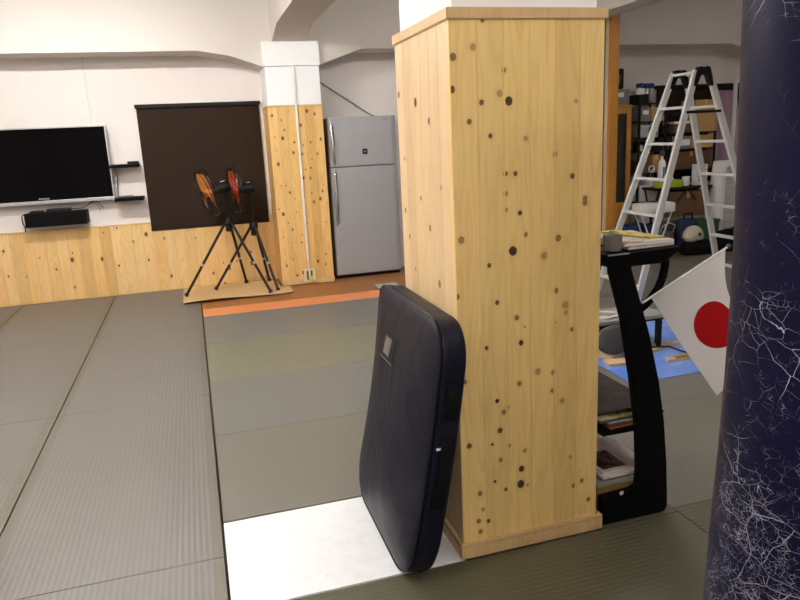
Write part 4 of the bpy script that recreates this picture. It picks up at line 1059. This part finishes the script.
# folding stool with white seat, crates, bucket, bags on the floor
t = thing('folding_stool', 'white folding stool with black strap behind the ladder', 'stool', (4.945, 6.65, 0))
MB().box(-.225, -.10, .54, .225, .10, .655, .03).build('seat', WPLAST, t, True)
MB().box(.0, -.103, .537, .045, .103, .658, .01).build('strap', BLACKC, t)
for sx in (-1, 1):
    MB().tube([(sx*.20, -.06, .545), (-sx*.02, -.06, .01)], .009, 8).build('leg', ALU, t, True)
    MB().tube([(sx*.20, .06, .545), (-sx*.02, .06, .01)], .009, 8).build('leg', ALU, t, True)
def crate(x0, y0, x1, y1, h, m, z, label, lid=None, name='storage_crate'):
    t = thing(name, label, 'crate', ((x0+x1)/2, (y0+y1)/2, z), 0)
    w, d = (x1-x0)/2, (y1-y0)/2
    mb = MB(); rings = []
    for (k, zz) in ((.90, 0), (1.0, h), (.95, h), (.86, .015)):
        rings.append([mb.bm.verts.new((sx*w*k, sy*d*k, zz)) for sx, sy in ((-1, -1), (1, -1), (1, 1), (-1, 1))])
    for A_, B_ in zip(rings, rings[1:]):
        for k in range(4): mb._f([A_[k], A_[(k+1) % 4], B_[(k+1) % 4], B_[k]])
    mb._f(rings[0][::-1]); mb._f(rings[-1]); mb.build('tub', m, t)
    mb = MB(); mb.bar((-w*1.02, -d*1.02, h-.012), (w*1.02, -d*1.02, h-.012), .02, .024); mb.bar((-w*1.02, d*1.02, h-.012), (w*1.02, d*1.02, h-.012), .02, .024)
    mb.bar((-w*1.02, -d, h-.012), (-w*1.02, d, h-.012), .02, .024); mb.bar((w*1.02, -d, h-.012), (w*1.02, d, h-.012), .02, .024)
    mb.build('rim', lid or m, t)
    return t
crate(4.69, 6.96, 5.00, 7.22, .36, BLUEP, FZ, 'blue plastic crate in front of the cabinet')
crate(5.05, 6.96, 5.27, 7.36, .34, BLUED, FZ, 'dark blue crate right of the blue crate')
t = thing('bucket', 'small grey bucket with a white loop handle', 'bucket', (5.40, 7.02, FZ))
MB().lathe([(.06, 0), (.08, .005), (.095, .24), (.10, .25), (.09, .25), (.072, .02), (.001, .015)], 24).build('pail', GREYP, t, True)
MB().tube([(-.095, -.02, .245), (-.09, -.06, .33), (0, -.075, .37), (.09, -.06, .33), (.095, -.02, .245)], .008, 8).build('handle', WIRE_W, t, True)
t = thing('tool_bag', 'dark blue bag in front of the grey tote', 'bag', (5.66, 6.985, FZ))
sack([(0, .12, .07), (.04, .135, .085), (.25, .13, .08), (.36, .115, .05), (.40, .10, .03)], 32, 0).build('body', BLUED, t, True)
MB().tube([(-.07, -.03, .38), (-.05, -.04, .46), (.05, -.04, .46), (.07, -.03, .38)], .009, 8).build('handle', BLACKC, t, True)
crate(5.80, 6.93, 6.10, 7.05, .36, GREENP, FZ, 'green plastic tub behind the black bag')
t = thing('duffel_bag', 'black floppy bag lying under the cream bundle', 'bag', (5.60, 6.70, 0.012))
sack([(0, .20, .10), (.03, .225, .13), (.09, .22, .125), (.13, .18, .08), (.145, .10, .04)], 40, 0).build('body', BLACKC, t, True)
MB().tube([(-.12, -.05, .12), (-.08, -.09, .16), (.06, -.09, .165), (.10, -.05, .12)], .01, 8).build('handle', BLACKC, t, True)
t = thing('cloth_bundle', 'cream bundle with a dark badge lying on the black bag', 'bundle', (5.56, 6.73, .159))
sack([(0, .09, .06), (.04, .12, .085), (.10, .11, .08), (.15, .075, .055), (.175, .03, .02)], 36, 0).build('body', CREAMC, t, True)
MB().lathe([(.022, 0), (.022, .004), (.006, .006)], 14, Matrix.Translation((.02, -.088, .085)) @ Matrix.Rotation(PI/2-.2, 4, 'X')).build('badge', GREYD, t, True)
t = thing('duffel_bag', 'black rolled bag at right behind the ladder leg', 'bag', (6.12, 6.72, 0.0))
sack([(0, .20, .08), (.05, .24, .11), (.16, .235, .105), (.24, .19, .07), (.26, .10, .03)], 40, 0).build('body', BLACKC, t, True)
MB().tube([(-.10, -.05, .245), (-.06, -.08, .29), (.06, -.08, .29), (.10, -.05, .245)], .01, 8).build('handle', BLACKC, t, True)
t = thing('equipment_case', 'black case standing right of the white sack', 'case', (6.76, 7.15, FZ))
MB().box(-.13, -.10, 0, .13, .10, .95, .03).build('shell', BLACKC, t, True)
MB().tube([(-.05, 0, .945), (-.05, 0, .985), (.05, 0, .985), (.05, 0, .945)], .01, 8).build('handle', BLACKP, t, True)
tag(MB().box(-.36, -.13, 0, .36, .13, .006, .001).build('cardboard_sheet', CARD_D, loc=(5.51, 6.73, .0008)), 'brown cardboard sheet on the floor under the black bag', 'cardboard')

# ------------------------------------------------------------------ ceiling lamps
TUBES = {}
def lamp(x, y, power, label, L_=1.2):
    TUBE = TUBES.setdefault(power, None) or glow('lamp_tube', (1.0, 0.972, 0.94), power)
    TUBES[power] = TUBE
    t = thing('ceiling_lamp', label, 'ceiling lamp', (x, y, ZC), 0, 'fluorescent ceiling lamps')
    MB().box(-L_/2, -.11, -.05, L_/2, .11, 0, .006).build('housing', WPLAST, t)
    for sy in (-.05, .05):
        MB().tube([(-L_/2+.03, sy, -.066), (L_/2-.03, sy, -.066)], .014, 10).build('tube', TUBE, t, True)
    return t
for a in ((0.1, -1.1, 60, 'ceiling lamp behind the viewer'), (-1.1, 1.5, 66, 'ceiling lamp above the left mats, nearest the viewer'), (-1.1, 3.4, 72, 'ceiling lamp above the middle of the left mats'), (-0.9, 5.4, 150, 'ceiling lamp above the mats before the television'),
 (2.5, 0.8, 30, 'ceiling lamp above the viewer side of the right bay'), (2.3, 4.6, 62, 'ceiling lamp above the blue sheet'), (6.0, 5.0, 16, 'ceiling lamp above the storage corner')): lamp(*a)

w = bpy.data.worlds.new('world'); SC.world = w; w.use_nodes = True
w.node_tree.nodes['Background'].inputs[0].default_value = (0.9, 0.92, 1.0, 1)
w.node_tree.nodes['Background'].inputs[1].default_value = 0.05

# ------------------------------------------------------------------ camera
cd = bpy.data.cameras.new('camera'); cam = bpy.data.objects.new('camera', cd); COL.objects.link(cam)
cd.sensor_width = 36.0; cd.lens = 690/800*36.0; cd.clip_start = 0.05
cam.matrix_world = Matrix([[0.956253, 0.110613, -0.270824, 0.0], [-0.288637, 0.205975, -0.93502, 0.0], [-0.047642, 0.972285, 0.228891, 1.5], [0.0, 0.0, 0.0, 1.0]])
SC.camera = cam
vs = SC.view_settings
vs.view_transform = 'Standard'; vs.look = 'None'; vs.exposure = 0.9; vs.gamma = 1.0; vs.use_curve_mapping = False
